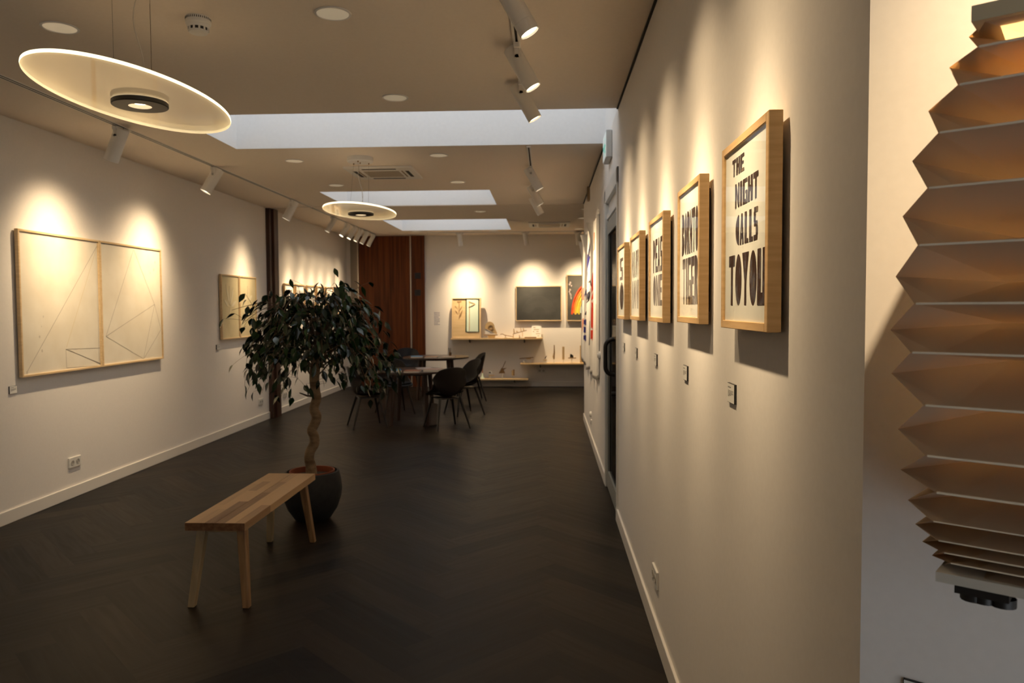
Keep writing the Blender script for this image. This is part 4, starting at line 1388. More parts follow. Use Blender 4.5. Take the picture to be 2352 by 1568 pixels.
def shelf(u0, u1, v, label, xmax=None):
    x0, x1 = bx(u0), (xmax if xmax else bx(u1)); z = at(1176, v, 'y', YB - SD).z
    s = thing('wall_shelf', ((x0 + x1) / 2, YB, z), label, 'shelf', 'plywood wall shelves')
    a = MB(); a.box((x0, YB - SD, z - .028), (x1, YB - .001, z)); bevel(a.build('board', M_PLY, s), .002)
    for fx_ in (.2, .8):
        xx = x0 + (x1 - x0) * fx_
        a = MB(); a.hexa([(xx - .012, YB - .001, z - .028), (xx + .012, YB - .001, z - .028), (xx + .012, YB - .001, z - .10), (xx - .012, YB - .001, z - .10)],
                         [(xx - .012, YB - .20, z - .028), (xx + .012, YB - .20, z - .028), (xx + .012, YB - .18, z - .045), (xx - .012, YB - .18, z - .045)])
        a.build('bracket', M_BLACK, s)
    return z


ZU = shelf(1036, 1246, 776.5, 'upper plywood shelf on the back wall holding the leaning framed panel')
ZM = shelf(1195, 1400, 834.5, 'middle plywood shelf on the back wall at the right, running behind the banner wall', 1.45)
ZL = shelf(1056, 1213, 870, 'lowest plywood shelf on the back wall just above the baseboard')
YS = YB - .14        # models stand along the middle of the shelves


def sx_(u): return at(u, 760, 'y', YS).x
def sz_(v): return at(1176, v, 'y', YS).z


PX = YS / F_PX       # metres per pixel at the shelf

# leaning framed panel
x0, x1 = at(1037.5, 730, 'y', YB - .2).x, at(1104.5, 730, 'y', YB - .2).x
zt = at(1070, 684.5, 'y', YB - .12).z
lp = thing('framed_drawing', ((x0 + x1) / 2, YB - .2, ZU), 'pale framed panel with carved flower and mint flag board leaning on the upper shelf', 'picture')
hh = zt - ZU; lean = .10


def lpnt(s, t, d=0.0):   # s,t in metres from lower left, d out of the panel
    k = t / hh
    return Vector((x0 + s, YB - .215 + lean * k - d, ZU + .001 + t))


def lbox(mb, s0, s1, t0, t1, d0, d1):
    p_ = [lpnt(s0, t0, d0), lpnt(s1, t0, d0), lpnt(s1, t1, d0), lpnt(s0, t1, d0)]
    mb.hexa(p_, [q + Vector((0, -(d1 - d0), 0)) for q in p_])


w_ = x1 - x0
a = MB()
for q in ((0, .02, 0, hh), (w_ - .03, w_, 0, hh), (.02, w_ - .03, 0, .025), (.02, w_ - .03, hh - .012, hh)):
    lbox(a, *q, -.02, .03)
bevel(a.build('frame', M_FRAMEP, lp), .002, 1)
sp = w_ * .46
a = MB(); lbox(a, .02, sp, .025, hh - .012, -.005, .008); bl = a.build('carved_board', M_PLY, lp)
a = MB()


def lpoly(pts, d): a.poly([lpnt(s, t, d) for s, t in pts])


fx0, fy = .02 + (sp - .02) * .5, hh
lpoly([(fx0 - .05, hh * .90), (fx0 - .015, hh * .87), (fx0 + .05, hh * .90), (fx0 + .045, hh * .925), (fx0 - .035, hh * .925)], .009)
lpoly([(fx0 - .008, hh * .87), (fx0 - .008, hh * .60), (fx0 + .004, hh * .60), (fx0 + .008, hh * .87)], .0085)
for s0, t0, s1, t1, ww in ((fx0 - .085, .70, fx0 - .01, .57, .014), (fx0 - .01, .46, fx0 + .075, .72, .022), (fx0, .66, fx0 + .07, .82, .012), (fx0 - .085, .81, fx0 - .05, .74, .012), (fx0 - .05, .78, fx0 - .02, .68, .006)):
    dx, dy = s1 - s0, (t1 - t0) * hh; L_ = math.hypot(dx, dy); nx, ny = -dy / L_ * ww, dx / L_ * ww
    lpoly([(s0, t0 * hh), (s0 + dx * .4 - nx, t0 * hh + dy * .4 - ny), (s1, t1 * hh), (s0 + dx * .4 + nx, t0 * hh + dy * .4 + ny)], .0095)
a.build('flower_carving', M_WOODM, bl)
a = MB(); lbox(a, sp, w_ - .03, .025, hh - .012, -.004, .004); a.build('backing', M_PLY, lp)
a = MB(); lbox(a, sp + .006, w_ - .034, hh * .155, hh - .014, .004, .010); db = a.build('green_board', M_DGREEN, lp)
a = MB(); lbox(a, sp + .030, w_ - .055, hh * .165, hh - .016, .010, .016); a.build('mint_board', M_MINT, db)
a = MB(); m0 = sp + .075
lbox(a, m0, m0 + .014, hh * .18, hh * .93, .016, .026)
for (s0, t0), (s1, t1) in (((m0 - .01, .92), (m0 + .12, .855)), ((m0 + .12, .855), (m0 - .01, .77))):
    dx, dy = s1 - s0, (t1 - t0) * hh; L_ = math.hypot(dx, dy); nx, ny = -dy / L_ * .007, dx / L_ * .007
    pp = [lpnt(s0 - nx, t0 * hh - ny, .016), lpnt(s1 - nx, t1 * hh - ny, .016), lpnt(s1 + nx, t1 * hh + ny, .016), lpnt(s0 + nx, t0 * hh + ny, .016)]
    a.prism(pp, (0, -.01, 0))
a.build('flag_relief', M_WOODL, db)

# boards on the back wall
bd = .05
xa, xb = at(1184.5, 700, 'y', YB - bd).x, at(1290, 700, 'y', YB - bd).x
z1, z0 = at(1237, 656.5, 'y', YB - bd).z, at(1237, 737, 'y', YB - bd).z
r, pn, mp = framed('framed_chalkboard', 'framed dark chalkboard with faint chalk arcs on the back wall', 'picture', None, 'B', xa, xb, z0, z1, bd, .016, M_FRAMEP, M_CHALKB, .006)
a = MB()
for q in range(9):
    R0 = .20 + q * .028
    for k in range(28):
        t0, t1 = math.pi * (.06 + .88 * k / 28), math.pi * (.06 + .88 * (k + 1) / 28)
        f_ = lambda R, t: mp(.5 + R * math.cos(t) * (.9 + .0 * q), .15 + R * math.sin(t) * 1.35, .0008)
        w2 = .0022
        a.poly([f_(R0 - w2, t0), f_(R0 + w2, t0), f_(R0 + w2, t1), f_(R0 - w2, t1)])
a.build('chalk_arcs', mat('faint_chalk', (.10, .10, .095), .9), r)
xa = at(1301.5, 700, 'y', YB - bd).x; xb = xa + .93
z1, z0 = at(1320, 630.5, 'y', YB - bd).z, at(1320, 737, 'y', YB - bd).z
r, pn, mp = framed('framed_chalkboard', 'framed dark board with a painted rainbow, partly hidden behind the banner wall', 'picture', None, 'B', xa, xb, z0, z1, bd, .016, M_FRAMEP, M_CHALKB2, .006)
for q, (cname, cc) in enumerate((('red', (.50, .05, .01)), ('orange', (.72, .16, .02)), ('amber', (.78, .36, .03)), ('yellow', (.80, .55, .05)), ('olive', (.55, .42, .04)), ('pale_blue', (.38, .48, .46)))):
    a = MB(); R1 = .47 - q * .038; R0 = R1 - .039
    for k in range(40):
        t0, t1 = math.pi * (1 - k / 40), math.pi * (1 - (k + 1) / 40)
        f_ = lambda R, t: mp(.56 + R * 1.02 * math.cos(t), .13 + .03 * (q % 2) + R * math.sin(t) * 1.58, .001)
        a.poly([f_(R0, t0), f_(R1, t0), f_(R1, t1), f_(R0, t1)])
    a.build('rainbow_band', noisy('chalk_' + cname, cc, tuple(min(1, v * 1.35 + .01) for v in cc), (12, 12, 12), .9), r)
a = MB(); rnd = random.Random(4)
for (s, t) in ((.07, .84), (.05, .80), (.06, .68), (.045, .64), (.06, .59), (.075, .55), (.09, .77), (.08, .50)):
    a.poly([mp(s + .025 * math.cos(k) * rnd.uniform(.5, 1), t + .035 * math.sin(k) * rnd.uniform(.5, 1), .001) for k in [j * .785 for j in range(8)]])
a.build('chalk_blossom', mat('pale_pink_chalk', (.42, .36, .34), .9), r)

# small wooden models
GM = {'u': 'wooden models on the upper shelf', 'm': 'wooden models on the middle shelf', 'l': 'wooden models on the lowest shelf'}


def model(name, label, cat, u, zsh, key):
    return thing(name, (sx_(u), YS, zsh), label, cat, GM[key])


def ball(mb, c, r, seg=14):
    mb.lathe([(r * math.sin(math.pi * k / 8), -r * math.cos(math.pi * k / 8)) for k in range(9)], c, (0, 0, 1), seg)


M_CLEAR = glass_mat('clear_acrylic', (.96, .96, .94), .25)


def stand(r, u, zsh, h, w=.022):
    a_ = MB(); x = sx_(u); a_.box((x - w, YS - .02, zsh), (x + w, YS + .02, zsh + .004)); a_.box((x - .006, YS - .006, zsh + .004), (x + .006, YS + .006, zsh + h)); a_.build('clear_stand', mat('acrylic_stand', (.70, .66, .58), .2), r)


# snail-like wheel on the upper shelf
r = model('wheel_model', 'rounded wooden wheel model with a ring, right of the leaning panel', 'wooden model', 1125, ZU, 'u')
def up(u, v): return Vector((sx_(u), YS, sz_(v)))
a = MB(); pts = [up(1114, 754)] + [up(1125 - 11 * math.cos(t), 751 - 13 * math.sin(t)) for t in [k * math.pi / 10 for k in range(11)]] + [up(1142, 765), up(1140, 767), up(1124, 758)]
a.prism([p_ + Vector((0, -.012, 0)) for p_ in pts], (0, .024, 0)); a.build('shield', M_WOODL, r)
a = MB(); c = up(1127, 752) + Vector((0, -.016, 0)); a.lathe([(4.2 * PX, -.004), (6 * PX, -.004), (6 * PX, .006), (4.2 * PX, .006)], c, (0, -1, 0), 28, True, True); a.build('ring', M_WOODM, r)
a = MB(); a.prism([up(1114.5, 754.5), up(1138, 765.5), up(1114, 767)], (0, .01, 0)); a.build('white_flank', M_WHITE, r)
a = MB(); a.box((sx_(1111), YS - .03, sz_(769.6)), (sx_(1143), YS + .03, sz_(768))); a.build('deck', M_WOODM, r)
a = MB(); a.hexa([up(1120, 769.5) + Vector((0, -.03, 0)), up(1138, 769.5) + Vector((0, -.03, 0)), up(1138, 769.5) + Vector((0, .03, 0)), up(1120, 769.5) + Vector((0, .03, 0))],
                 [Vector((sx_(1122), YS - .02, ZU)), Vector((sx_(1136), YS - .02, ZU)), Vector((sx_(1136), YS + .02, ZU)), Vector((sx_(1122), YS + .02, ZU))]); a.build('keel', M_WOODL, r)

r = model('plane_model', 'thin wooden stick model with a small arm lying on the upper shelf', 'wooden model', 1165, ZU, 'u')
a = MB(); a.tube([up(1149, 767.5), up(1154, 766.5), up(1160, 769.5), up(1178, 773)], .007, 6); a.tube([up(1160, 769), up(1161.5, 775)], .006, 6); a.build('stick', M_WOODM, r)
a = MB(); a.box((sx_(1158), YS - .025, ZU), (sx_(1165), YS + .025, ZU + .008)); a.build('foot', M_WOODL, r)

r = model('ramp_model', 'slanted wooden ramp model with upright figures on the upper shelf', 'wooden model', 1193, ZU, 'u')
a = MB(); a.prism([up(1178, 766), up(1209, 758), up(1210, 759.2), up(1178.5, 767.4)], (0, .03, 0)); a.build('ramp', M_WOODM, r)
for k, (u, v0, v1, ww) in enumerate(((1181, 765, 754.5, 1.6), (1188, 763, 759.5, 2.2), (1197, 761, 751.5, 1.2), (1203, 759.5, 752.5, 1.5))):
    a = MB(); a.prism([up(u - ww, v0), up(u + ww, v0 - .3), up(u + ww * .2 - .8, v1), up(u - ww * .6 - .8, v1 + .3)], (0, .02, 0)); a.build('figure', M_WOODL, r)
a = MB(); a.box((sx_(1179) - .008, YS, ZU), (sx_(1179) + .008, YS + .015, sz_(766))); a.box((sx_(1200) - .005, YS, ZU), (sx_(1200) + .005, YS + .015, sz_(760.5))); a.build('leg', M_WOODL, r)

r = model('peg_figure', 'tiny wooden peg standing below the ramp model on the upper shelf', 'wooden model', 1193.5, ZU, 'u')
r.location.y = YS - .08
c = Vector((sx_(1193.5), YS - .08, ZU)); a = MB(); a.lathe([(0, 0), (.012, 0), (.009, .03), (.004, .04), (0, .041)], c, (0, 0, 1), 12); a.build('body', M_WOODM, r)
a = MB(); ball(a, c + Vector((0, 0, .05)), .011); a.build('head', M_WOODL, r)
r = model('white_cups', 'pair of small white cubes on the upper shelf below the ramp model', 'wooden model', 1199, ZU, 'u')
for k, u in enumerate((1196.5, 1201)):
    a = MB(); a.box((sx_(u) - .014, YS - .09, ZU), (sx_(u) + .014, YS - .06, ZU + .028)); a.build('cube', M_WHITE, r)
r = model('wooden_bar', 'long flat brown wooden bar on the upper shelf before the paper sheet', 'wooden model', 1218, ZU, 'u')
a = MB(); a.box((sx_(1205), YS - .09, ZU), (sx_(1232), YS - .04, ZU + .022)); bevel(a.build('bar', M_WOODM, r), .002)
r = model('paper_sheet', 'white handwritten paper sheet propped at the right end of the upper shelf', 'paper sheet', 1232, ZU, 'u')
a = MB(); y1 = YB - .04
def sh(u, v, d=0): return Vector((at(u, v, 'y', y1).x, y1 - .03 + (at(u, v, 'y', y1).z - ZU) / .3 * .04 - d - .02, at(u, v, 'y', y1).z))
a.hexa([sh(1221.5, 774.5), sh(1243, 774.5), sh(1243, 748), sh(1221.5, 748)], [sh(1221.5, 774.5, .003), sh(1243, 774.5, .003), sh(1243, 748, .003), sh(1221.5, 748, .003)]); a.build('sheet', M_PAPER, r)
for v_ in a.v: pass
a = MB()
for (u0, u1, v) in ((1225, 1230, 752), (1226, 1238, 756.5), (1224, 1227, 761), (1232, 1237, 761), (1231, 1241, 766), (1234, 1239, 771)):
    a.poly([sh(u0, v + .7, .0036), sh(u1, v + .7, .0036), sh(u1, v - .7, .0036), sh(u0, v - .7, .0036)])
a.build('handwriting', mat('ochre_ink', (.40, .30, .16), .8), r)

# middle shelf
r = model('lever_model', 'wooden plank balanced over a white ball at the left of the middle shelf', 'wooden model', 1210, ZM, 'm')
a = MB(); a.prism([up(1193, 822.5), up(1225, 820), up(1225, 821.6), up(1193, 824.2)], (0, .05, 0)); a.build('plank', M_WOODM, r)
a = MB(); ball(a, Vector((sx_(1203), YS, ZM + .030)), .030); a.build('ball', M_WHITE, r)
a = MB(); a.prism([up(1208, 822.5), up(1220, 822), up(1219, 825), up(1209, 825)], (0, .04, 0)); a.build('wedge', M_WOODL, r)
a = MB(); a.box((sx_(1218) - .010, YS, ZM), (sx_(1218) + .010, YS + .02, sz_(824.5))); a.build('post', M_WHITE, r)
a = MB(); a.box((sx_(1199), YS - .02, ZM), (sx_(1228), YS + .05, ZM + .004)); a.build('base', M_WOODL, r)

r = model('feather_model', 'small wooden bird-like model on two stems on the middle shelf', 'wooden model', 1252, ZM, 'm')
a = MB(); a.box((sx_(1247.5), YS - .02, sz_(827.5)), (sx_(1256), YS + .02, sz_(826))); a.build('deck', M_WOODL, r)
a = MB(); a.prism([up(1250, 824), up(1252.5, 823.5), up(1256, 816.5), up(1253.5, 818)], (0, .012, 0)); a.build('feather', M_BLACK, r)
a = MB()
for u in (1249.5, 1254): a.tube([(sx_(u), YS, ZM), (sx_(u), YS, sz_(827.4))], .005, 6)
a.tube([up(1251.5, 824), up(1251, 826.2)], .004, 6); a.build('stem', M_WHITE, r)

r = model('fin_model', 'tall dark wooden fin on a clear stand on the middle shelf', 'wooden model', 1272, ZM, 'm')
a = MB(); a.prism([up(1270.5, 825), up(1273.5, 825), up(1274.5, 810), up(1273.8, 793), up(1272, 791.5), up(1271.5, 808)], (0, .02, 0)); a.build('fin', M_WOODM, r)
a = MB(); a.prism([up(1269, 819), up(1270.8, 824.5), up(1270.8, 810)], (0, .016, 0)); a.build('side_fin', M_WOODL, r)
stand(r, 1272, ZM, sz_(824.8) - ZM)
r = model('post_model', 'tall pale wooden post on a clear stand on the middle shelf', 'wooden model', 1294, ZM, 'm')
a = MB(); a.box((sx_(1291.3), YS - .02, sz_(825.5)), (sx_(1296.3), YS + .02, sz_(796))); bevel(a.build('post', M_WOODL, r), .002)
stand(r, 1294, ZM, sz_(825.5) - ZM)
r = model('bush_model', 'black rounded piece on a small wooden board on the middle shelf', 'wooden model', 1313, ZM, 'm')
a = MB(); a.box((sx_(1305), YS - .04, sz_(823)), (sx_(1323), YS + .04, sz_(821.3))); a.build('board', M_WOODM, r)
a = MB(); a.prism([up(1309, 821.2), up(1317, 821.2), up(1317, 817), up(1313.5, 814), up(1309.5, 813)], (0, .03, 0)); bevel(a.build('black_piece', M_BLACK, r), .004)
stand(r, 1313, ZM, sz_(823) - ZM)
r = model('small_slate', 'small wood-framed slate standing at the banner end of the middle shelf', 'slate', 1341, ZM, 'm')
za, zb = ZM, sz_(793.5); xa, xb = sx_(1332), sx_(1332) + .17
a = MB(); f_ = .028
for q in ((xa, xa + f_, za, zb), (xb - f_, xb, za, zb), (xa + f_, xb - f_, za, za + f_ * 1.3), (xa + f_, xb - f_, zb - f_ * 1.3, zb)):
    a.box((q[0], YS - .015, q[2]), (q[1], YS + .015, q[3]))
a.build('frame', M_PLY, r); a = MB(); a.box((xa + f_ * .8, YS - .004, za + f_), (xb - f_ * .8, YS + .006, zb - f_)); a.build('slate_panel', M_CHALKB, r)

# lowest shelf
r = model('bridge_model', 'low wooden table model with a green mound on the lowest shelf', 'wooden model', 1088, ZL, 'l')
a = MB(); a.box((sx_(1080), YS - .03, sz_(858.5)), (sx_(1098), YS + .03, sz_(857.2))); a.build('deck', M_WOODM, r)
a = MB(); a.lathe([(4.5 * PX, 0), (4 * PX, .02), (2 * PX, .035), (0, .038)], up(1092.5, 857.2), (0, 0, 1), 16); a.build('mound', M_DGREEN, r)
a = MB()
for u in (1083, 1097): a.box((sx_(u) - .012, YS - .02, ZL), (sx_(u) + .012, YS + .02, sz_(858.4)))
a.build('leg', M_WOODL, r)
r = model('obelisk_model', 'tall reddish wooden stick with dark tip on the lowest shelf', 'wooden model', 1107, ZL, 'l')
a = MB(); a.hexa([up(1105.8, 856) + Vector((0, -.012, 0)), up(1108.6, 856) + Vector((0, -.012, 0)), up(1108.6, 856) + Vector((0, .012, 0)), up(1105.8, 856) + Vector((0, .012, 0))],
                 [up(1106.4, 836) + Vector((0, -.008, 0)), up(1108.6, 836) + Vector((0, -.008, 0)), up(1108.6, 836) + Vector((0, .008, 0)), up(1106.4, 836) + Vector((0, .008, 0))]); a.build('shaft', mat('pink_wood', (.42, .20, .12), .6), r)
a = MB(); ball(a, up(1107.6, 834), .018); a.build('tip', M_WOODM, r)
a = MB(); a.lathe([(0, 0), (.045, 0), (.02, .05), (.015, sz_(856) - ZL), (0, sz_(856) - ZL)], (sx_(1107.5), YS, ZL), (0, 0, 1), 16); a.build('base', M_MINT, r)
r = model('eye_model', 'white round block with a black wedge on the lowest shelf', 'wooden model', 1125, ZL, 'l')
a = MB(); a.lathe([(0, -.02), (4.2 * PX, -.02), (4.4 * PX, 0), (4.2 * PX, .02), (0, .02)], up(1125, 856), (0, -1, 0), 20); a.build('disc', M_WHITE, r)
a = MB(); a.prism([p_ + Vector((0, -.028, 0)) for p_ in (up(1122, 856), up(1127.5, 856), up(1126, 853.5), up(1123, 853.8))], (0, .006, 0)); a.build('wedge', M_BLACK, r)
a = MB(); a.box((sx_(1122.5), YS - .03, sz_(862.5)), (sx_(1135), YS + .03, sz_(861))); a.build('plinth', M_WOODL, r)
a = MB(); a.box((sx_(1125) - .012, YS - .012, ZL), (sx_(1125) + .012, YS + .012, sz_(860))); a.build('stem', M_WHITE, r)
r = model('sail_model', 'brown triangular sail model with a raised mast on the lowest shelf', 'wooden model', 1153, ZL, 'l')
a = MB(); a.prism([up(1145, 857), up(1159.5, 857), up(1155.5, 847.5), up(1152, 844)], (0, .03, 0)); a.build('hull', M_WOODM, r)
a = MB(); a.prism([up(1152, 847), up(1154, 846), up(1161.5, 829.5), up(1160.3, 828.5)], (0, .012, 0)); a.build('mast', M_WOODM, r)
a = MB(); a.prism([up(1155, 850), up(1163.5, 844.5), up(1155, 845.5)], (0, .012, 0)); a.build('fin', M_WOODM, r)
stand(r, 1153, ZL, sz_(857) - ZL)
r = model('block_model', 'upright brown wooden block at the right of the lowest shelf', 'wooden model', 1178, ZL, 'l')
a = MB(); a.box((sx_(1174.8), YS - .025, sz_(862)), (sx_(1178), YS + .025, sz_(850.5))); a.build('low_block', M_WOODL, r)
a = MB(); a.box((sx_(1178), YS - .025, sz_(862)), (sx_(1181.3), YS + .025, sz_(848.5))); a.build('tall_block', M_WOODM, r)
stand(r, 1178, ZL, sz_(862) - ZL)


# ------------------------------------------------------------------ banners on the right wall
def banner(label, y0, y1, zt, zb, amp, seed, marks, curl):
    r = thing('fabric_banner', (XR, (y0 + y1) / 2, zb), label, 'banner', 'fabric banners on the right wall')
    rnd = random.Random(seed); ph = [rnd.uniform(0, 6.28) for _ in range(6)]

    def S(s, t, lift=0.0):      # s: 0 far edge (left as seen) .. 1 near edge; t: 0 bottom .. 1 top
        y = y1 + (y0 - y1) * s
        sag = .03 * (1 - abs(2 * s - 1) ** 2) * max(0, t - .75) / .25
        wv = amp * (.5 + .5 * math.sin(2 * math.pi * (s * 2.1 + .15 * t) + ph[0])) * (.35 + .65 * (1 - t)) + amp * .4 * (.5 + .5 * math.sin(2 * math.pi * (s * 4.3 - .3 * t) + ph[1]))
        cl = curl * max(0, (.3 - s) / .3) * max(0, (t - .85) / .15)
        wv *= .04 + .96 * min(1, (1 - s) / .14); z = zb + (zt - zb) * t - sag + .02 * math.sin(s * 9 + ph[2]) * (1 - t)
        return Vector((XR - .005 - wv - cl - lift, y, z))
    mb = MB(); grid_surface(mb, lambda u, v: S(u, v), 36, 40)
    o = mb.build('cloth', mat('white_cloth', (.80, .77, .72), .9, spec=.2), r)
    sm_ = o.modifiers.new('solid', 'SOLIDIFY'); sm_.thickness = .002; sm_.offset = -1
    for (cname, col), polys in marks:
        for poly in polys:
            q = MB()
            # fine triangulated fan over the cloth
            cx_ = sum(p_[0] for p_ in poly) / len(poly); cy_ = sum(p_[1] for p_ in poly) / len(poly)
            n_ = 6; m_ = len(poly)
            for k in range(m_):
                a_, b_ = poly[k], poly[(k + 1) % m_]
                for i in range(n_):
                    f0, f1 = i / n_, (i + 1) / n_
                    def L_(p_, f): return S(cx_ + (p_[0] - cx_) * f, cy_ + (p_[1] - cy_) * f, .004)
                    for j in range(4):
                        pa_ = (a_[0] + (b_[0] - a_[0]) * j / 4, a_[1] + (b_[1] - a_[1]) * j / 4); pb_ = (a_[0] + (b_[0] - a_[0]) * (j + 1) / 4, a_[1] + (b_[1] - a_[1]) * (j + 1) / 4)
                        if i == 0: q.poly([L_(pa_, 0), L_(pa_, f1), L_(pb_, f1)])
                        else: q.poly([L_(pa_, f0), L_(pa_, f1), L_(pb_, f1), L_(pb_, f0)])
            q.build('painted_mark', mat(cname, col, .85, spec=.2), r)
    n_ = MB()
    for s in (.03, .97):
        p_ = S(s, .985); n_.tube([(XR - .0004, p_.y, p_.z), (p_.x - .004, p_.y, p_.z)], .004, 8)
    n_.build('nail', M_STEEL, r)
    return r


BLUE = ('navy_ink', (.035, .035, .20)); RED = ('red_ink', (.62, .06, .03)); ORG = ('faded_red_ink', (.68, .30, .20)); INK = ('dark_ink', (.06, .06, .09))
Yb = lambda u: XR * F_PX / (u - 1256)
banner('nearest white cloth banner with red marks on the right wall beside the door', Yb(1377.5), Yb(1364.0), 2.53, .87, .032, 1,
       [(RED, [R_(.02, .30, .36, .48), [(.0, .50), (.30, .58), (.42, .72), (.16, .66)], [(.08, .48), (.30, .50), (.34, .57), (.22, .56)], R_(.04, .22, .5, .30), R_(.30, .79, .40, .81)]),
        (ORG, [R_(.70, .30, .84, .46), R_(.68, .5, .82, .78), R_(.44, .80, .52, .92)])], .06)
banner('middle white cloth banner with navy letters on the right wall', Yb(1363.3), Yb(1349.0), 2.52, .86, .04, 2,
       [(BLUE, [[(.25, .76), (.55, .66), (.7, .80), (.45, .86)], [(.05, .50), (.55, .58), (.62, .70), (.30, .62)], R_(.05, .30, .45, .345), R_(.05, .18, .45, .225), R_(.05, .24, .20, .285)]),
        (INK, [[(.10, .37), (.45, .40), (.85, .57), (.55, .54)], R_(.72, .17, .78, .34), [(.62, .62), (.72, .62), (.95, .56), (.8, .64)], [(.60, .80), (.66, .80), (.80, 1), (.76, 1)]])], .07)
banner('farthest white cloth banner with pale red marks on the right wall', Yb(1348.6), Yb(1342.0), 2.51, .86, .035, 3,
       [(ORG, [R_(.55, .62, .72, .76), R_(.40, .50, .62, .60), [(.15, .20), (.45, .24), (.62, .36), (.40, .34)]])], .05)


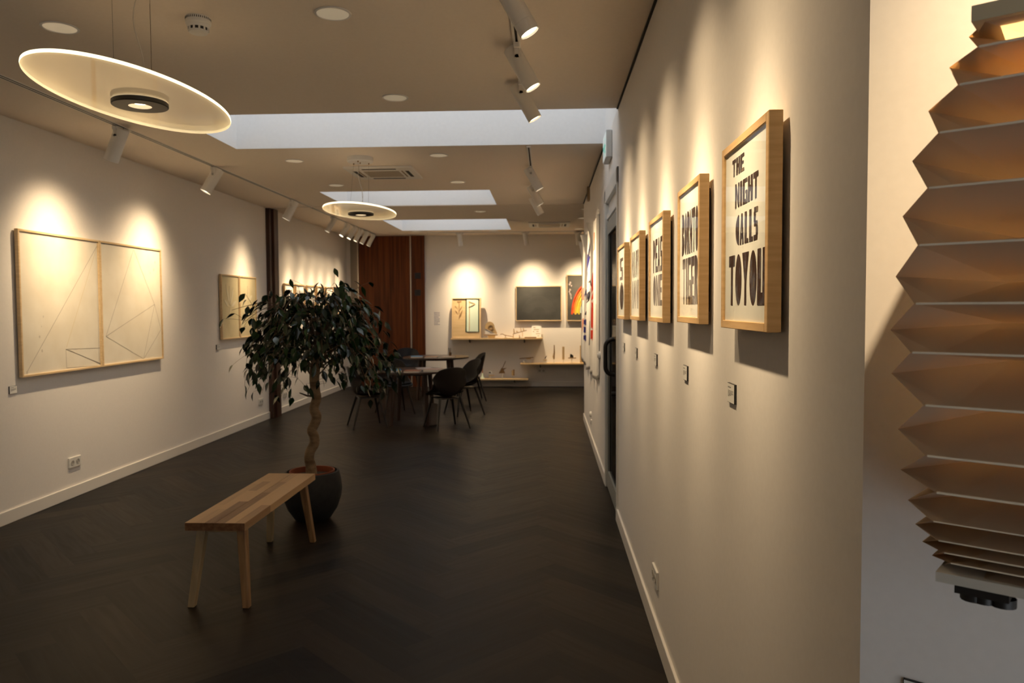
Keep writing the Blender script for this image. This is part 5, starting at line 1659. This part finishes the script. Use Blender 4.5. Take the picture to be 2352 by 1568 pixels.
# ------------------------------------------------------------------ pleated bellows in front of the angled wall
def build_bellows():
    n = AN; w = AW; up_ = Vector((0, 0, 1))
    df, dv, dT = .30, .185, .13        # offsets from the wall: ridge front, valley front, side ridges
    Pf = A0 + n * df; Pt = A0 + n * dT
    tips = [(2225, 85), (2180, 155), (2132, 255), (2095, 370), (2073, 497), (2057, 635), (2045, 757), (2047, 857), (2062, 985), (2068, 1078), (2085, 1148), (2102, 1203), (2118, 1243), (2140, 1275), (2160, 1300)]
    notch = [(2262, 50), (2245, 108), (2200, 195), (2155, 305), (2130, 432), (2108, 563), (2100, 697), (2092, 809), (2122, 930), (2126, 1046), (2148, 1130), (2140, 1196), (2152, 1240), (2165, 1268), (2180, 1292), (2192, 1316)]
    wd = .42
    # ridge lines on the front plane, all level
    ring_r = []
    for (u, v) in notch:
        p = at_plane(u, v, Pf, n); ring_r.append(p)
    ring_v = []
    for (u, v) in tips:
        p = at_plane(u, v, A0 + n * (df - .05), n); ring_v.append(p)
    base_s = lambda p: (p - A0).dot(w)
    far = max(base_s(p) for p in ring_r) + wd
    t = thing('paper_bellows', A0 + w * (base_s(ring_r[6]) + .2) + Vector((0, 0, ring_r[-1].z)), 'large pleated paper bellows hanging before the wall at the right edge', 'artwork')
    mb = MB()

    def pt(s, d, z): return A0 + w * s + n * d + up_ * z
    rings = []
    for k in range(len(notch)):
        p = ring_r[k]; s = base_s(p); z = p.z
        rings.append([pt(s + .02, .03, z), pt(s + .01, df - .13, z), pt(s, df, z), pt(s + .03, df, z), pt(far - .05, df, z), pt(far, df - .08, z), pt(far, .03, z)])
        if k < len(tips):
            q = ring_v[k]; s2 = base_s(q); z2 = q.z
            zv = ring_r[k + 1].z + (ring_r[k].z - ring_r[k + 1].z) * min(.93, max(.07, .5 + (k - 5.6) * .22))
            sn = (base_s(ring_r[k]) + base_s(ring_r[k + 1])) / 2
            hgt = abs(ring_r[k].z - ring_r[k + 1].z) / 2
            dep = math.sqrt(max(.0004, .105 ** 2 - hgt ** 2))
            rings.append([pt(s2 + .012, .03, z2), pt(s2 + .004, df - .13, z2), pt(s2, df - .05, z2), pt(sn + .085, df - dep, zv), pt(far - .10, df - dep, zv), pt(far + .03, df - .12, z2), pt(far + .03, .03, z2)])
    n0 = len(mb.v)
    for rg in rings: mb.v += rg
    K = len(rings[0])
    for i in range(len(rings) - 1):
        for j in range(K):
            a_ = n0 + i * K + j; b_ = n0 + i * K + (j + 1) % K
            mb.face([a_, b_, b_ + K, a_ + K])
    pm = bpy.data.materials.new('translucent_bellows_paper'); pm.use_nodes = True
    nt = pm.node_tree; N = nt.nodes; L = nt.links; N.remove(N['Principled BSDF'])
    d_ = N.new('ShaderNodeBsdfDiffuse'); tl = N.new('ShaderNodeBsdfTranslucent'); mx = N.new('ShaderNodeMixShader'); mx.inputs[0].default_value = .48
    d_.inputs[0].default_value = (.52, .47, .38, 1); tl.inputs[0].default_value = (.86, .62, .35, 1)
    L.new(d_.outputs[0], mx.inputs[1]); L.new(tl.outputs[0], mx.inputs[2]); L.new(mx.outputs[0], N['Material Output'].inputs[0])
    mb.build('pleated_paper', pm, t)
    # worn bright fold edges on the front ridges
    e = MB()
    for k in range(1, len(notch) - 1):
        p = ring_r[k]; s = base_s(p); z = p.z
        e.tube([pt(s + .002, df + .0006, z), pt(far - .05, df + .0006, z)], .0016 if k < 11 else .0009, 6)
    e.build('fold_edge', mat('worn_paper_edge', (.82, .72, .55), .9), t)
    # end boards
    b = MB(); z = ring_r[0].z; s = base_s(ring_r[0])

    def bar(s0, s1, d0, d1):
        b.hexa([pt(s0, d0, z), pt(s1, d0, z), pt(s1, d1, z), pt(s0, d1, z)], [pt(s0, d0, z + .018), pt(s1, d0, z + .018), pt(s1, d1, z + .018), pt(s0, d1, z + .018)])
    bar(s - .012, far, df - .015, df + .01); bar(s - .012, far, .03, .05); bar(s - .012, s + .015, .05, df - .015); bar(far - .03, far, .05, df - .015)
    b.build('top_board', mat('raw_board', (.55, .46, .30), .8), t)
    pb = at_plane(2152, 1330, Pf, n); s = base_s(pb); z = pb.z; zt_ = ring_r[-1].z
    b = MB(); b.hexa([pt(s, .03, z), pt(far, .03, z), pt(far, df + .008, z), pt(s, df + .008, z)], [pt(s, .03, zt_), pt(far, .03, zt_), pt(far, df + .008, zt_), pt(s, df + .008, zt_)])
    b.build('bottom_board', mat('grey_board', (.50, .47, .40), .8), t)
    b = MB()
    b.box((0, 0, 0), (0, 0, 0)) if False else None
    s1 = base_s(at_plane(2192, 1345, Pf, n)); s2 = base_s(at_plane(2318, 1372, Pf, n))
    b.hexa([pt(s1, df - .05, z - .012), pt(s2, df - .05, z - .012), pt(s2, df, z - .012), pt(s1, df, z - .012)], [pt(s1, df - .05, z), pt(s2, df - .05, z), pt(s2, df, z), pt(s1, df, z)])
    for f_ in (.3, .5, .85):
        b.lathe([(.014, 0), (.014, -.010), (0, -.010)], pt(s1 + (s2 - s1) * f_, df - .02, z - .012), (0, 0, 1), 14)
    b.build('black_catch', M_BLACK, t)
    b = MB()
    for zz_ in (ring_r[0].z + .009, z + .012):
        b.obox(pt(far - .15, .0156, zz_), w * .05, n * .0150, up_ * .006)
    b.build('wall_bracket', M_STEEL, t)
    # label board lower on the same wall
    p = at_plane(2077, 1555, A0, n); s = base_s(p); z1 = p.z
    lt = thing('title_card', pt(s + .06, 0, z1 - .08), 'title card on the angled wall below the pleated bellows, at the bottom edge', 'label card')
    b = MB(); b.hexa([pt(s, 0, z1 - .08), pt(s + .12, 0, z1 - .08), pt(s + .12, .006, z1 - .08), pt(s, .006, z1 - .08)], [pt(s, 0, z1), pt(s + .12, 0, z1), pt(s + .12, .006, z1), pt(s, .006, z1)]); b.build('backing_board', M_BLACK, lt)
    b = MB(); b.poly([pt(s + .001, .0064, z1 - .079), pt(s + .119, .0064, z1 - .079), pt(s + .119, .0064, z1 - .001), pt(s + .001, .0064, z1 - .001)]); b.build('card_face', M_PAPER, lt)
    # ceiling spotlight that serves the bellows
    return t


bell = build_bellows()
track_spot('spotlight over the pleated bellows, overhead out of view', 'spotlights over the bellows', A0 + AW * .64 + AN * .32 + Vector((0, 0, ZC)), A0 + AW * .20 + AN * .14 + Vector((0, 0, 1.92)), P_BELLOWS, 25, .07)
